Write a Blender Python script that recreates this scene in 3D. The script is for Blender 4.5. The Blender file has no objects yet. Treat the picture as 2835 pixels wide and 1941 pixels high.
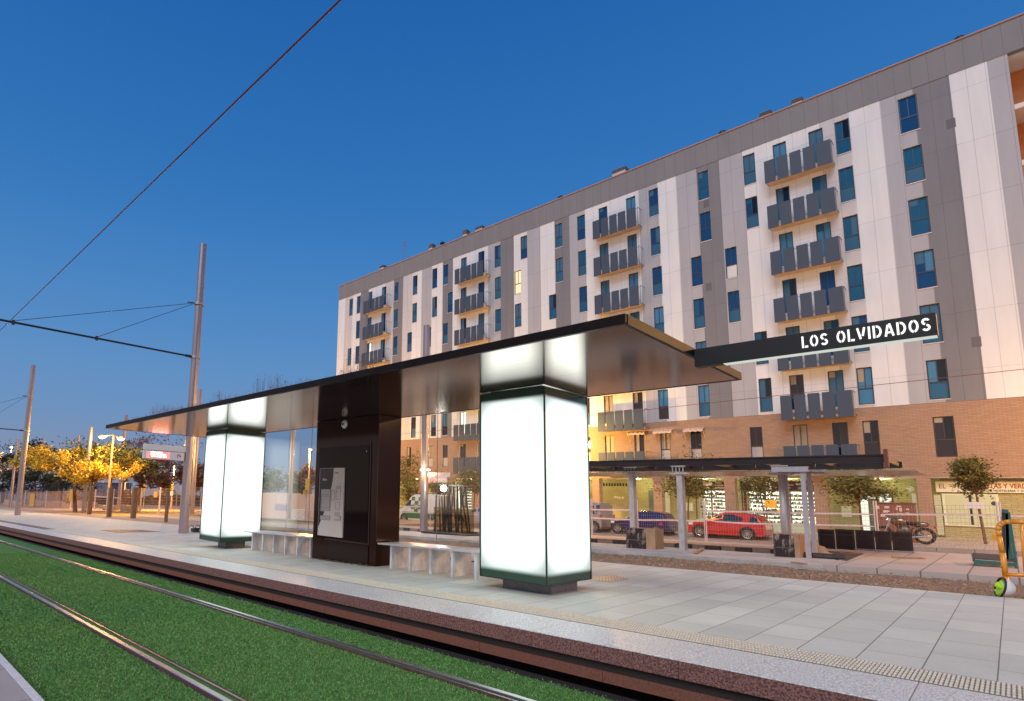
import bpy, math, random
from mathutils import Vector, Matrix
random.seed(7)
SC = bpy.context.scene
COL = SC.collection
rnd = random.uniform
# ---------------------------------------------------------------- camera
HC = 1.1346                                   # eye height above the platform level at x = 0
R = Matrix(((0.6642, 0.0797, 0.7433), (0.7470, -0.1086, -0.6559), (0.0285, 0.9909, -0.1316)))
# rebuilt orthonormal below from the three vanishing points of the place (along, across, up)
PX, PY, F = 1007.814, 1155.747, 1571.533
def _d(v, s): return (Vector((v[0]-PX, -(v[1]-PY), -F))*s).normalized()
ez = _d((1350, -10600), 1); ex = _d((-395, 1325), -1); ex = (ex - ez*ex.dot(ez)).normalized(); ey = ez.cross(ex)
R = Matrix((ex, ey, ez))
S = 0.0232                                    # the whole site falls gently along the tracks
CAM = Vector((0, 0, HC))
cd = bpy.data.cameras.new('camera'); co = bpy.data.objects.new('camera', cd); COL.objects.link(co); SC.camera = co
co.matrix_world = Matrix.Translation(CAM) @ R.to_4x4()
cd.sensor_width = 36; cd.lens = F/2835*36; cd.shift_x = (1417.5-PX)/2835; cd.shift_y = (PY-970.5)/2835
cd.clip_end = 3000; cd.clip_start = 0.05
# ---------------------------------------------------------------- world
w = bpy.data.worlds.new('World'); SC.world = w; w.use_nodes = True
wn, wl = w.node_tree.nodes, w.node_tree.links
tc = wn.new('ShaderNodeTexCoord'); sx = wn.new('ShaderNodeSeparateXYZ'); wl.new(tc.outputs['Generated'], sx.inputs[0])
rp = wn.new('ShaderNodeValToRGB'); wl.new(sx.outputs[2], rp.inputs[0])
cr = rp.color_ramp; cr.interpolation = 'B_SPLINE'
stops = [(0.0, (.27, .28, .36)), (.04, (.24, .29, .43)), (.12, (.16, .31, .55)), (.26, (.09, .27, .58)), (.45, (.034, .19, .52)), (.72, (.013, .115, .40)), (1.0, (.009, .09, .33))]
cr.elements[0].position = 0; cr.elements[0].color = (*stops[0][1], 1)
cr.elements[1].position = 1; cr.elements[1].color = (*stops[-1][1], 1)
for p, c in stops[1:-1]:
    e = cr.elements.new(p); e.color = (*c, 1)
# the bright afterglow of the western sky, behind the photographer
zf = wn.new('ShaderNodeMapRange'); zf.inputs['From Min'].default_value = .05; zf.inputs['From Max'].default_value = .42; zf.inputs['To Min'].default_value = 1; zf.inputs['To Max'].default_value = 0; wl.new(sx.outputs[2], zf.inputs[0])
mr = wn.new('ShaderNodeMapRange'); mr.interpolation_type = 'SMOOTHSTEP'
mr.inputs['From Min'].default_value = .1; mr.inputs['From Max'].default_value = -1.0
wl.new(sx.outputs[1], mr.inputs[0])
mx = wn.new('ShaderNodeMix'); mx.data_type = 'RGBA'; mu = wn.new('ShaderNodeMath'); mu.operation = 'MULTIPLY'; wl.new(mr.outputs[0], mu.inputs[0]); wl.new(zf.outputs[0], mu.inputs[1]); wl.new(mu.outputs[0], mx.inputs[0]); wl.new(rp.outputs[0], mx.inputs[6]); mx.inputs[7].default_value = (.85, .66, .55, 1)
bg = wn['Background']; wl.new(mx.outputs[2], bg.inputs[0]); bg.inputs[1].default_value = .88
# sun already down: one soft, low, slightly warm source from the west
sl = bpy.data.lights.new('sun', 'SUN'); so = bpy.data.objects.new('sun', sl); COL.objects.link(so)
sl.energy = 1.95; sl.angle = math.radians(35); sl.color = (1, .965, .935)
so.rotation_euler = Vector((-.30, 1, -1.08)).to_track_quat('-Z', 'Y').to_euler()
SC.view_settings.view_transform = 'Standard'; SC.view_settings.look = 'None'; SC.view_settings.exposure = .14; SC.view_settings.gamma = 1
SC.cycles.use_denoising = True
try: SC.cycles.denoiser = 'OPENIMAGEDENOISE'
except Exception: pass
SC.cycles.max_bounces = 8; SC.cycles.transparent_max_bounces = 24; SC.cycles.sample_clamp_indirect = 6
# ---------------------------------------------------------------- survey helpers: sight line -> point on a known plane
def ray(x, y): return (R @ Vector((x-PX, -(y-PY), -F))).normalized()
def at_y(x, y, Y): r = ray(x, y); return CAM + r*(Y/r.y)
def at_x(x, y, X): r = ray(x, y); return CAM + r*(X/r.x)
def at_z(x, y, Z): r = ray(x, y); return CAM + r*((Z-HC)/r.z)
def at_g(x, y, dz=0.0): r = ray(x, y); return CAM + r*((dz-HC)/(r.z - S*r.x))
def gz(x, dz=0.0): return S*x + dz
def T(c, x, y): return (c[0]+x/c[2], c[1]+y/c[2])
def xon(px, Y, Z):
    lo, hi = -200., 60.
    for _ in range(50):
        m = (lo+hi)/2; c = R.transposed() @ (Vector((m, Y, Z))-CAM)
        u = PX - F*c.x/c.z if c.z < 0 else 1e9
        if u < px: lo = m
        else: hi = m
    return m
# ---------------------------------------------------------------- materials
MATS = {}
def mat(name, col, rough=.7, metal=0., noise=0., nscale=20., col2=None, bump=0., bscale=60., emit=None, estr=0., coat=0., spec=.5, stretch=(1, 1, 1), detail=4., lo=.3, hi=.7):
    if name in MATS: return MATS[name]
    m = bpy.data.materials.new(name); m.use_nodes = True; n, l = m.node_tree.nodes, m.node_tree.links
    b = n['Principled BSDF']; b.inputs['Roughness'].default_value = rough; b.inputs['Metallic'].default_value = metal
    b.inputs['Base Color'].default_value = (*col, 1); b.inputs['Specular IOR Level'].default_value = spec
    if coat: b.inputs['Coat Weight'].default_value = coat; b.inputs['Coat Roughness'].default_value = .05
    if emit: b.inputs['Emission Color'].default_value = (*emit, 1); b.inputs['Emission Strength'].default_value = estr
    if noise or col2 or bump:
        t = n.new('ShaderNodeTexCoord'); mp = n.new('ShaderNodeMapping'); mp.inputs['Scale'].default_value = stretch; l.new(t.outputs['Object'], mp.inputs[0])
    if noise or col2:
        nz = n.new('ShaderNodeTexNoise'); nz.inputs['Scale'].default_value = nscale; nz.inputs['Detail'].default_value = detail; nz.inputs['Roughness'].default_value = .65; l.new(mp.outputs[0], nz.inputs[0])
        mr = n.new('ShaderNodeMapRange'); mr.inputs['From Min'].default_value = lo; mr.inputs['From Max'].default_value = hi; l.new(nz.outputs['Fac'], mr.inputs[0])
        mx = n.new('ShaderNodeMix'); mx.data_type = 'RGBA'; l.new(mr.outputs[0], mx.inputs[0])
        a = tuple(max(0, c*(1-noise)) for c in col); c2 = col2 if col2 else tuple(min(1, c*(1+noise)) for c in col)
        mx.inputs[6].default_value = (*a, 1); mx.inputs[7].default_value = (*c2, 1); l.new(mx.outputs[2], b.inputs['Base Color'])
    if bump:
        nb = n.new('ShaderNodeTexNoise'); nb.inputs['Scale'].default_value = bscale; nb.inputs['Detail'].default_value = 5; l.new(mp.outputs[0], nb.inputs[0])
        bp = n.new('ShaderNodeBump'); bp.inputs['Strength'].default_value = bump; bp.inputs['Distance'].default_value = .02; l.new(nb.outputs['Fac'], bp.inputs['Height']); l.new(bp.outputs[0], b.inputs['Normal'])
    MATS[name] = m; return m
def M_(n, op, a, b=None):
    x = n.new('ShaderNodeMath'); x.operation = op
    for i, v in enumerate((a, b)):
        if v is None: continue
        if isinstance(v, (int, float)): x.inputs[i].default_value = v
        else: m_links.new(v, x.inputs[i])
    return x.outputs[0]
m_links = None
def brick_mat(name, c1, c2, mortar, bw, rh, ms, axis='XZ', offset=.5, rough=.75, mult=1., bump=.3, bias=0., noise=.1, nscale=3., squash=1., speck=0., vst=1., voff=0.):
    """bricks, slabs or panels laid out in metres on the object's own coordinates"""
    global m_links
    m = bpy.data.materials.new(name); m.use_nodes = True; n, l = m.node_tree.nodes, m.node_tree.links; m_links = l
    b = n['Principled BSDF']; b.inputs['Roughness'].default_value = rough
    t = n.new('ShaderNodeTexCoord'); s = n.new('ShaderNodeSeparateXYZ'); l.new(t.outputs['Object'], s.inputs[0])
    c = n.new('ShaderNodeCombineXYZ'); k = {'X': 0, 'Y': 1, 'Z': 2}
    l.new(s.outputs[k[axis[0]]], c.inputs[0]); l.new(M_(n, 'ADD', s.outputs[k[axis[1]]], voff), c.inputs[1])
    br = n.new('ShaderNodeTexBrick'); l.new(c.outputs[0], br.inputs['Vector']); br.offset = offset; br.squash = squash
    br.inputs['Color1'].default_value = (*c1, 1); br.inputs['Color2'].default_value = (*c2, 1); br.inputs['Mortar'].default_value = (*mortar, 1)
    br.inputs['Scale'].default_value = 1; br.inputs['Brick Width'].default_value = bw; br.inputs['Row Height'].default_value = rh
    br.inputs['Mortar Size'].default_value = ms; br.inputs['Mortar Smooth'].default_value = .1; br.inputs['Bias'].default_value = bias
    nz = n.new('ShaderNodeTexNoise'); nz.inputs['Scale'].default_value = nscale; nz.inputs['Detail'].default_value = 8; nz.inputs['Roughness'].default_value = .6; vm = n.new('ShaderNodeMapping'); vm.inputs['Scale'].default_value = (1, 1, vst); l.new(t.outputs['Object'], vm.inputs[0]); l.new(vm.outputs[0], nz.inputs[0])
    f = M_(n, 'ADD', M_(n, 'MULTIPLY', nz.outputs['Fac'], 2*noise), 1-noise)
    if speck:
        n2 = n.new('ShaderNodeTexNoise'); n2.inputs['Scale'].default_value = 90; n2.inputs['Detail'].default_value = 3; l.new(t.outputs['Object'], n2.inputs[0])
        f = M_(n, 'MULTIPLY', f, M_(n, 'ADD', M_(n, 'MULTIPLY', n2.outputs['Fac'], 2*speck), 1-speck))
    v = n.new('ShaderNodeVectorMath'); v.operation = 'SCALE'; l.new(br.outputs['Color'], v.inputs[0]); l.new(f, v.inputs['Scale']); l.new(v.outputs[0], b.inputs['Base Color'])
    bp = n.new('ShaderNodeBump'); bp.invert = True; bp.inputs['Strength'].default_value = bump; bp.inputs['Distance'].default_value = .01; l.new(br.outputs['Fac'], bp.inputs['Height']); l.new(bp.outputs[0], b.inputs['Normal'])
    return m
def glow(name, col, strength):
    m = bpy.data.materials.new(name); m.use_nodes = True; n, l = m.node_tree.nodes, m.node_tree.links
    n.remove(n['Principled BSDF']); e = n.new('ShaderNodeEmission'); e.inputs[0].default_value = (*col, 1); e.inputs[1].default_value = strength
    l.new(e.outputs[0], n['Material Output'].inputs[0]); return m
def glass_mat(name, tint=(1, 1, 1), fres=1.0, ior=1.5):
    m = bpy.data.materials.new(name); m.use_nodes = True; n, l = m.node_tree.nodes, m.node_tree.links
    n.remove(n['Principled BSDF']); tr = n.new('ShaderNodeBsdfTransparent'); tr.inputs[0].default_value = (*tint, 1)
    g = n.new('ShaderNodeBsdfGlossy'); g.inputs['Roughness'].default_value = .01; fr = n.new('ShaderNodeFresnel'); fr.inputs[0].default_value = ior
    mm = n.new('ShaderNodeMath'); mm.operation = 'MULTIPLY'; mm.inputs[1].default_value = fres; l.new(fr.outputs[0], mm.inputs[0]); ge = n.new('ShaderNodeNewGeometry'); iv = n.new('ShaderNodeMath'); iv.operation = 'SUBTRACT'; iv.inputs[0].default_value = 1; l.new(ge.outputs['Backfacing'], iv.inputs[1]); m2 = n.new('ShaderNodeMath'); m2.operation = 'MULTIPLY'; m2.use_clamp = True; l.new(mm.outputs[0], m2.inputs[0]); l.new(iv.outputs[0], m2.inputs[1]); mm = m2
    mx = n.new('ShaderNodeMixShader'); l.new(mm.outputs[0], mx.inputs[0]); l.new(tr.outputs[0], mx.inputs[1]); l.new(g.outputs[0], mx.inputs[2]); l.new(mx.outputs[0], n['Material Output'].inputs[0]); return m
# ---------------------------------------------------------------- mesh helpers
class MB:
    def __init__(s): s.v = []; s.f = []; s.m = []
    def quad(s, a, b, c, d, m=0):
        i = len(s.v); s.v += [tuple(a), tuple(b), tuple(c), tuple(d)]; s.f.append((i, i+1, i+2, i+3)); s.m.append(m); return s
    def poly(s, pts, m=0):
        i = len(s.v); s.v += [tuple(p) for p in pts]; s.f.append(tuple(range(i, i+len(pts)))); s.m.append(m); return s
    def hexa(s, p, m=0, faces=None):
        i = len(s.v); s.v += [tuple(q) for q in p]
        for k, f in enumerate(((0, 3, 2, 1), (4, 5, 6, 7), (0, 1, 5, 4), (1, 2, 6, 5), (2, 3, 7, 6), (3, 0, 4, 7))):
            if faces and k not in faces: continue
            s.f.append(tuple(i+j for j in f)); s.m.append(m)
        return s
    def box(s, x0, y0, z0, x1, y1, z1, m=0):
        x0, x1 = min(x0, x1), max(x0, x1); y0, y1 = min(y0, y1), max(y0, y1); z0, z1 = min(z0, z1), max(z0, z1)
        return s.hexa([(x0, y0, z0), (x1, y0, z0), (x1, y1, z0), (x0, y1, z0), (x0, y0, z1), (x1, y0, z1), (x1, y1, z1), (x0, y1, z1)], m)
    def sbox(s, x0, y0, x1, y1, d0, d1, m=0):
        """box whose top and bottom follow the fall of the site"""
        return s.hexa([(x0, y0, gz(x0, d0)), (x1, y0, gz(x1, d0)), (x1, y1, gz(x1, d0)), (x0, y1, gz(x0, d0)), (x0, y0, gz(x0, d1)), (x1, y0, gz(x1, d1)), (x1, y1, gz(x1, d1)), (x0, y1, gz(x0, d1))], m)
    def tube(s, p0, p1, r0, r1=None, n=8, m=0, caps=True):
        p0, p1 = Vector(p0), Vector(p1); r1 = r0 if r1 is None else r1
        d = p1-p0
        if d.length < 1e-6: return s
        d.normalize(); u = d.orthogonal().normalized(); w_ = d.cross(u); i = len(s.v)
        for p, r in ((p0, r0), (p1, r1)):
            for k in range(n):
                a = 2*math.pi*k/n; s.v.append(tuple(p+u*(r*math.cos(a))+w_*(r*math.sin(a))))
        for k in range(n):
            j = (k+1) % n; s.f.append((i+k, i+j, i+n+j, i+n+k)); s.m.append(m)
        if caps:
            s.f.append(tuple(i+k for k in reversed(range(n)))); s.m.append(m); s.f.append(tuple(i+n+k for k in range(n))); s.m.append(m)
        return s
    def path(s, pts, r, n=8, m=0):
        for a, b in zip(pts[:-1], pts[1:]): s.tube(a, b, r, r, n, m)
        return s
    def bar(s, p0, p1, wd, ht, m=0, up=(0, 0, 1)):
        p0, p1 = Vector(p0), Vector(p1); d = (p1-p0).normalized(); a = d.cross(Vector(up))
        if a.length < 1e-4: a = Vector((1, 0, 0))
        a.normalize(); b = a.cross(d); a = a*wd/2; b = b*ht/2
        return s.hexa([p0-a-b, p0+a-b, p0+a+b, p0-a+b, p1-a-b, p1+a-b, p1+a+b, p1-a+b], m)
    def prism(s, pts, axis, a0, a1, m=0):
        """closed outline (u,v) swept along an axis; X: (y,z)  Y: (x,z)  Z: (x,y)"""
        def P(u, v, a): return {'X': (a, u, v), 'Y': (u, a, v), 'Z': (u, v, a)}[axis]
        i = len(s.v); n = len(pts); s.v += [P(u, v, a0) for u, v in pts]+[P(u, v, a1) for u, v in pts]
        for k in range(n):
            j = (k+1) % n; s.f.append((i+k, i+j, i+n+j, i+n+k)); s.m.append(m)
        s.f.append(tuple(i+k for k in reversed(range(n)))); s.m.append(m); s.f.append(tuple(i+n+k for k in range(n))); s.m.append(m)
        return s
    def lathe(s, c, prof, n=16, m=0, axis='Z'):
        c = Vector(c); i = len(s.v); k = len(prof)
        for a_ in range(n):
            a = 2*math.pi*a_/n
            for r, h in prof:
                p = {'Z': Vector((r*math.cos(a), r*math.sin(a), h)), 'Y': Vector((r*math.cos(a), h, r*math.sin(a))), 'X': Vector((h, r*math.cos(a), r*math.sin(a)))}[axis]
                s.v.append(tuple(c+p))
        for a_ in range(n):
            b = (a_+1) % n
            for q in range(k-1): s.f.append((i+a_*k+q, i+b*k+q, i+b*k+q+1, i+a_*k+q+1)); s.m.append(m)
        return s
    def build(s, name, mats, parent=None, smooth=False, local=False, bevel=0., fix=True):
        me = bpy.data.meshes.new(name)
        off = Vector((0, 0, 0))
        if parent is not None and not local:
            q = parent
            while q is not None: off += q.location; q = q.parent
        me.from_pydata([tuple(Vector(v)-off) for v in s.v], [], s.f)
        for mt in (mats if isinstance(mats, (list, tuple)) else [mats]): me.materials.append(mt)
        if any(s.m): me.polygons.foreach_set('material_index', s.m)
        if smooth: me.polygons.foreach_set('use_smooth', [True]*len(me.polygons))
        me.update()
        if fix and len(s.f) < 20000:
            import bmesh
            bm = bmesh.new(); bm.from_mesh(me); bmesh.ops.recalc_face_normals(bm, faces=bm.faces); bm.to_mesh(me); bm.free()
        o = bpy.data.objects.new(name, me); COL.objects.link(o)
        if parent is not None: o.parent = parent
        if bevel:
            b = o.modifiers.new('bevel', 'BEVEL'); b.width = bevel; b.segments = 2; b.limit_method = 'ANGLE'
        return o
def thing(name, label, cat, loc, group=None, rz=0.):
    o = bpy.data.objects.new(name, None); COL.objects.link(o); o.location = loc; o.rotation_euler = (0, 0, rz)
    o.empty_display_size = .2; o['label'] = label; o['category'] = cat
    if group: o['group'] = group
    return o
def tag(o, label, cat, group=None, kind=None):
    if label: o['label'] = label
    if cat: o['category'] = cat
    if group: o['group'] = group
    if kind: o['kind'] = kind
    return o
def struct(o): o['kind'] = 'structure'; return o
def stuff(o, label, cat): return tag(o, label, cat, kind='stuff')
def copy_tree(o, parent=None, loc=None, label=None, rz=None):
    c = o.copy(); COL.objects.link(c); c.parent = parent
    if loc is not None: c.location = loc
    if label: c['label'] = label
    if rz is not None: c.rotation_euler = (0, 0, rz)
    for ch in [q for q in ALLCH(o)]: copy_tree(ch, c)
    return c
def ALLCH(o): return [q for q in bpy.data.objects if q.parent == o]
_font = {}
def text(name, s, size, loc, m, parent=None, rot=(math.pi/2, 0, 0), ext=.004, align='LEFT', sx=1., bold=0.):
    cu = bpy.data.curves.new(name, 'FONT'); cu.body = s; cu.size = size; cu.extrude = ext; cu.align_x = align; cu.offset = bold; cu.resolution_u = 3
    t = bpy.data.objects.new('tmp_text', cu); COL.objects.link(t); bpy.context.view_layer.update()
    me = bpy.data.meshes.new_from_object(t); bpy.data.objects.remove(t); me.name = name
    mt = Matrix.Rotation(rot[2], 4, 'Z') @ Matrix.Rotation(rot[0], 4, 'X') @ Matrix.Diagonal((sx, 1, 1, 1)); me.transform(mt)
    off = Vector((0, 0, 0)); q = parent
    while q is not None: off += q.location; q = q.parent
    me.transform(Matrix.Translation(Vector(loc)-off)); me.materials.clear(); me.materials.append(m)
    o = bpy.data.objects.new(name, me); COL.objects.link(o); o.parent = parent
    return o
def lamp_light(loc, col, watts, r=.12, parent=None, name='lamp_glow'):
    d = bpy.data.lights.new(name, 'POINT'); d.energy = watts; d.color = col; d.shadow_soft_size = r
    o = bpy.data.objects.new(name, d); COL.objects.link(o); o.location = loc
    return o
# ================================================================ ground, tracks, platforms
asph = mat('asphalt', (.27, .21, .18), .85, noise=.35, nscale=3, bump=.3, bscale=80)
soil = mat('soil', (.42, .27, .17), .95, noise=.4, nscale=1.2, bump=.6, bscale=25)
gravel = mat('gravel', (.13, .075, .045), .95, col2=(.36, .22, .13), nscale=9, bump=1.0, bscale=30, detail=9)
conc = mat('pale_concrete', (.46, .40, .36), .8, noise=.22, nscale=2.2, bump=.15, bscale=60)
pave = brick_mat('pavement_tiles', (.46, .37, .30), (.40, .33, .27), (.22, .18, .15), .4, .4, .008, 'XY', 0, noise=.15)
g = MB(); g.sbox(-900, -60, 90, 900, -.60, -.50); struct(g.build('ground', mat('far_ground', (.24, .18, .14), .95, noise=.4, nscale=.3), fix=False))
g = MB(); g.sbox(-200, 22.6, 60, 31.0, -.48, -.36); struct(g.build('road', asph))
g = MB(); g.sbox(-60, 31.0, -4.4, 33.6, -.48, -.356); struct(g.build('parking_bay', asph))
g = MB()
g.sbox(-60, 33.6, 60, 52, -.48, -.25); g.sbox(-4.4, 31.0, 60, 33.6, -.48, -.25)
struct(g.build('pavement', pave))
kerbm = brick_mat('kerb_stone', (.33, .27, .24), (.26, .22, .20), (.08, .07, .06), 1.0, 3, .012, 'XY', 0)
g = MB(); g.sbox(-60, 33.45, -4.6, 33.6, -.40, -.235); g.sbox(-4.6, 30.85, 60, 31.0, -.40, -.235); g.sbox(-4.6, 31.0, -4.4, 33.6, -.40, -.235); struct(g.build('street_kerb', kerbm))
# near platform : lit granite coping, tactile strip, long slabs
slabm = brick_mat('platform_slabs', (.60, .595, .52), (.50, .495, .435), (.17, .155, .135), .74, .368, .0042, 'YX', .41, rough=.72, noise=.16, nscale=1.3, speck=.2, voff=.155)
XL, XR = -75, 12
g = MB(); g.sbox(XL, 5.90, XR, 11.70, -.30, 0); struct(g.build('platform_paving', slabm))
granite = mat('pale_speckled_granite', (.40, .385, .36), .5, col2=(.80, .78, .73), nscale=85, detail=2, bump=.1, bscale=200, lo=.42, hi=.58)
kx = -38.0; g = MB()
while kx < 3: g.sbox(kx, 4.77, kx+1.245, 5.47, -.10, 0); kx += 1.25
g.sbox(XL, 4.77, -38.005, 5.47, -.10, 0); struct(g.build('platform_coping', granite, bevel=.004))
redg = mat('red_granite', (.085, .035, .03), .6, col2=(.32, .155, .13), nscale=75, detail=2, lo=.40, hi=.62)
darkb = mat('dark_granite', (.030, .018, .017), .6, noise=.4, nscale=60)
rustg = mat('rust_red_granite', (.14, .05, .03), .7, col2=(.24, .095, .06), nscale=90, detail=2)
g = MB(); kx = -38.0
while kx < 3: g.sbox(kx, 4.762, kx+1.246, 4.768, -.135, -.006); kx += 1.25
g.sbox(XL, 4.762, -38.005, 4.768, -.135, -.006); struct(g.build('coping_face', redg))
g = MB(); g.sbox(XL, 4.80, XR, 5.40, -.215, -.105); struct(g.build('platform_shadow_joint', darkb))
kx = -38.6; g = MB()
while kx < 3: g.sbox(kx, 4.785, kx+1.246, 5.2, -.30, -.212); kx += 1.25
g.sbox(XL, 4.785, -38.605, 5.2, -.30, -.212); struct(g.build('platform_footing', rustg))
tact = brick_mat('tactile_tiles', (.22, .16, .11), (.20, .145, .10), (.18, .13, .09), .43, .184, .0026, 'YX', 0, rough=.6, noise=.1, voff=.155)
g = MB(); g.sbox(XL, 5.474, XR, 5.896, -.2, .001); struct(g.build('tactile_strip', tact))
g = MB(); bx = -24.
while bx < .4:
    for j in range(5):
        y = 5.52+j*.083; r = .026; z = gz(bx, .001); h = .009
        w1_ = .0085 if bx > -9 else .018; b = [(bx-w1_, y-r, z), (bx+w1_, y-r, z), (bx+w1_, y+r, z), (bx-w1_, y+r, z)]
        t = [(bx-w1_*.5, y-r*.5, z+h), (bx+w1_*.5, y-r*.5, z+h), (bx+w1_*.5, y+r*.5, z+h), (bx-w1_*.5, y+r*.5, z+h)]
        i = len(g.v); g.v += b+t
        for f in ((4, 5, 6, 7), (0, 1, 5, 4), (1, 2, 6, 5), (2, 3, 7, 6), (3, 0, 4, 7)): g.f.append(tuple(i+k for k in f)); g.m.append(0)
    bx += .0230 if bx > -9 else .046
stuff(g.build('tactile_bumps', mat('tactile_bump', (.66, .60, .47), .6, noise=.2, nscale=40), fix=False), 'pale raised bumps in rows along the tactile strip of the platform', 'paving bumps')
# inspection grates let into the platform
grate = brick_mat('grate_metal', (.10, .09, .085), (.13, .12, .11), (.42, .40, .38), .05, .05, .012, 'XY', .5, rough=.5)
def flat_quad(name, pts, m, label, cat, dz=.004):
    g = MB(); P = [at_g(x, y, dz) for x, y in pts]; g.poly([(p.x, p.y, gz(p.x, dz)) for p in P], 0)
    return tag(g.build(name, m), label, cat)
flat_quad('floor_grate', [(1643, 1597), (1700, 1592), (1742, 1603), (1690, 1612), (1640, 1604)], grate, 'small perforated grate in the slabs right of the large glowing column', 'floor grate')
flat_quad('floor_grate', [(270, 1467), (390, 1467), (448, 1472.5), (320, 1475)], mat('dark_grate', (.10, .07, .07), .6, noise=.3, nscale=30), 'dark cover plate in the paving left of the overhead line pole', 'floor plate')
# tramway: lawn, rails, near coping
TRK = -.3154
lawn_base = mat('lawn_soil', (.055, .16, .028), .95, col2=(.09, .24, .045), nscale=16, bump=.8, bscale=90)
g = MB(); g.sbox(XL-60, .6, XR, 4.50, -.42, TRK-.012); struct(g.build('lawn_ground', lawn_base))
g = MB(); g.sbox(XL-60, 4.50, XR, 4.80, -.44, TRK-.06); struct(g.build('kerb_shade_strip', mat('shade_dark_earth', (.02, .012, .010), .95)))  # earth strip coloured near black: the platform's shade is painted in
near = brick_mat('near_platform_concrete', (.40, .33, .31), (.36, .30, .29), (.18, .14, .13), .9, .6, .006, 'XY', .5, noise=.15)
NY = at_g(60, 1870, -.20).y
g = MB(); g.sbox(XL-60, -8, XR, NY-.06, -.44, -.203); struct(g.build('near_platform', near))
g = MB(); g.sbox(XL-60, NY-.058, XR, NY, -.44, -.20); struct(g.build('near_platform_edge', mat('white_edge_stone', (.62, .60, .58), .6, noise=.15, nscale=30), bevel=.006))
steel = mat('worn_rail_steel', (.50, .46, .46), .38, 1., noise=.12, nscale=40, stretch=(.15, 1, 1))
rustm = mat('rail_rust', (.10, .035, .022), .8, noise=.5, nscale=50)
Y1, Y2 = 3.93, 2.22
for Y, sgn, lab in ((Y1, 1, 'polished steel tram rail nearer the lit platform kerb'), (Y2, -1, 'polished steel tram rail in the foreground with a wide rusty groove')):
    t = thing('tram_rail', lab, 'rail', (0, Y, gz(0, TRK)), 'rails of the grass tram track')
    # head, groove floor, guard lip and the rubber strips either side
    a, b = (Y-.01, Y+.045) if sgn > 0 else (Y-.045, Y+.01)
    g = MB(); g.sbox(XL-60, a, XR, b, TRK-.1, TRK+.010); g.build('rail_head', steel, t, bevel=.004)
    c, d = (Y-.055, Y-.01) if sgn > 0 else (Y+.01, Y+.075)
    g = MB(); g.sbox(XL-60, c, XR, d, TRK-.1, TRK-.03); g.build('rail_groove', rustm, t)
    c2, d2 = (Y-.075, Y-.055) if sgn > 0 else (Y+.075, Y+.095)
    g = MB(); g.sbox(XL-60, c2, XR, d2, TRK-.1, TRK+.004); g.build('guard_lip', mat('lip_steel', (.30, .22, .20), .4, .8, noise=.3, nscale=40, stretch=(.2, 1, 1)), t)
    e = .028; g = MB(); g.sbox(XL-60, min(a, c2)-e, XR, min(a, c2), TRK-.1, TRK-.002); g.sbox(XL-60, max(b, d2), XR, max(b, d2)+e, TRK-.1, TRK-.002); g.build('rubber_strip', mat('rail_rubber', (.075, .028, .022), .9, noise=.5, nscale=40), t)
# grass blades
def blades(n, x0, x1, y0, y1, hmin, hmax, dens):
    V = []; Fc = []; i = 0; k = 0; MI = []
    rng = random.Random(3)
    while k < n:
        x = x1-(x1-x0)*rng.random()**dens; y = y0+(y1-y0)*rng.random()
        if -.125 < y-Y2 < .14 and (y-Y2 > -.075 and y-Y2 < .123): continue
        if -.103 < y-Y1 < .073: continue
        if y > 4.36 and rng.random() < (y-4.36)/.20: continue  # blades thin out towards the kerb to shape the painted shade gradient
        k += 1
        h = rng.uniform(hmin, hmax); a = rng.uniform(0, 6.283); wd = .0028+.0007*abs(x); dx, dy = math.cos(a)*wd, math.sin(a)*wd
        lx, ly = rng.uniform(-.011, .011), rng.uniform(-.011, .011); z = gz(x, TRK-.012)
        V += [(x-dx, y-dy, z), (x+dx, y+dy, z), (x+lx, y+ly, z+h)]; Fc.append((i, i+1, i+2)); i += 3; MI.append(0 if rng.random() < .6 else (1 if rng.random() < .75 else 2))
    o = MB(); o.v = V; o.f = Fc; o.m = MI
    return o
ga = [mat('grass_a', (.115, .27, .055), .7), mat('grass_b', (.17, .34, .08), .7), mat('grass_c', (.29, .36, .13), .7)]
stuff(blades(290000, -18, .5, NY+.005, 4.60, .007, .017, 1.7).build('grass', ga, fix=False), 'short dense green artificial-looking grass between and beside the tram rails', 'grass')
# middle strip under construction and the opposite platform
g = MB(); g.sbox(-24, 11.75, 12, 15.25, -.45, -.13)
gg = g.build('gravel_bed', gravel); struct(gg)
g = MB(); 
import mathutils.noise as mnoise
nx, ny = 260, 26
for i in range(nx+1):
    for j in range(ny+1):
        x = -24+36*i/nx; y = 11.72+3.55*j/ny
        e = min(j, ny-j)/ny
        z = gz(x, -.115)+.05*(mnoise.noise(Vector((x*.7, y*1.3, 0))))+.03*mnoise.noise(Vector((x*4, y*5, 1)))+.022*mnoise.noise(Vector((x*14, y*16, 3)))
        g.v.append((x, y, z))
for i in range(nx):
    for j in range(ny):
        a = i*(ny+1)+j; g.f.append((a, a+ny+1, a+ny+2, a+1)); g.m.append(0)
stuff(g.build('gravel', gravel, fix=False), 'rough brown gravel filling the unfinished track bed behind the platform', 'gravel')
g = MB(); rg = random.Random(5)
for _ in range(5200):
    x = -9+10.5*rg.random()**.8; y = rg.uniform(11.75, 15.2); r = rg.uniform(.008, .026); z = gz(x, -.10)+.02
    p = [Vector((x, y, z))+Vector((rg.uniform(-1, 1), rg.uniform(-1, 1), rg.uniform(-.6, 1)))*r for _ in range(4)]
    i = len(g.v); g.v += [tuple(q) for q in p]
    for f in ((0, 1, 2), (0, 2, 3), (0, 3, 1), (1, 3, 2)): g.f.append(tuple(i+k for k in f)); g.m.append(0)
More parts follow.
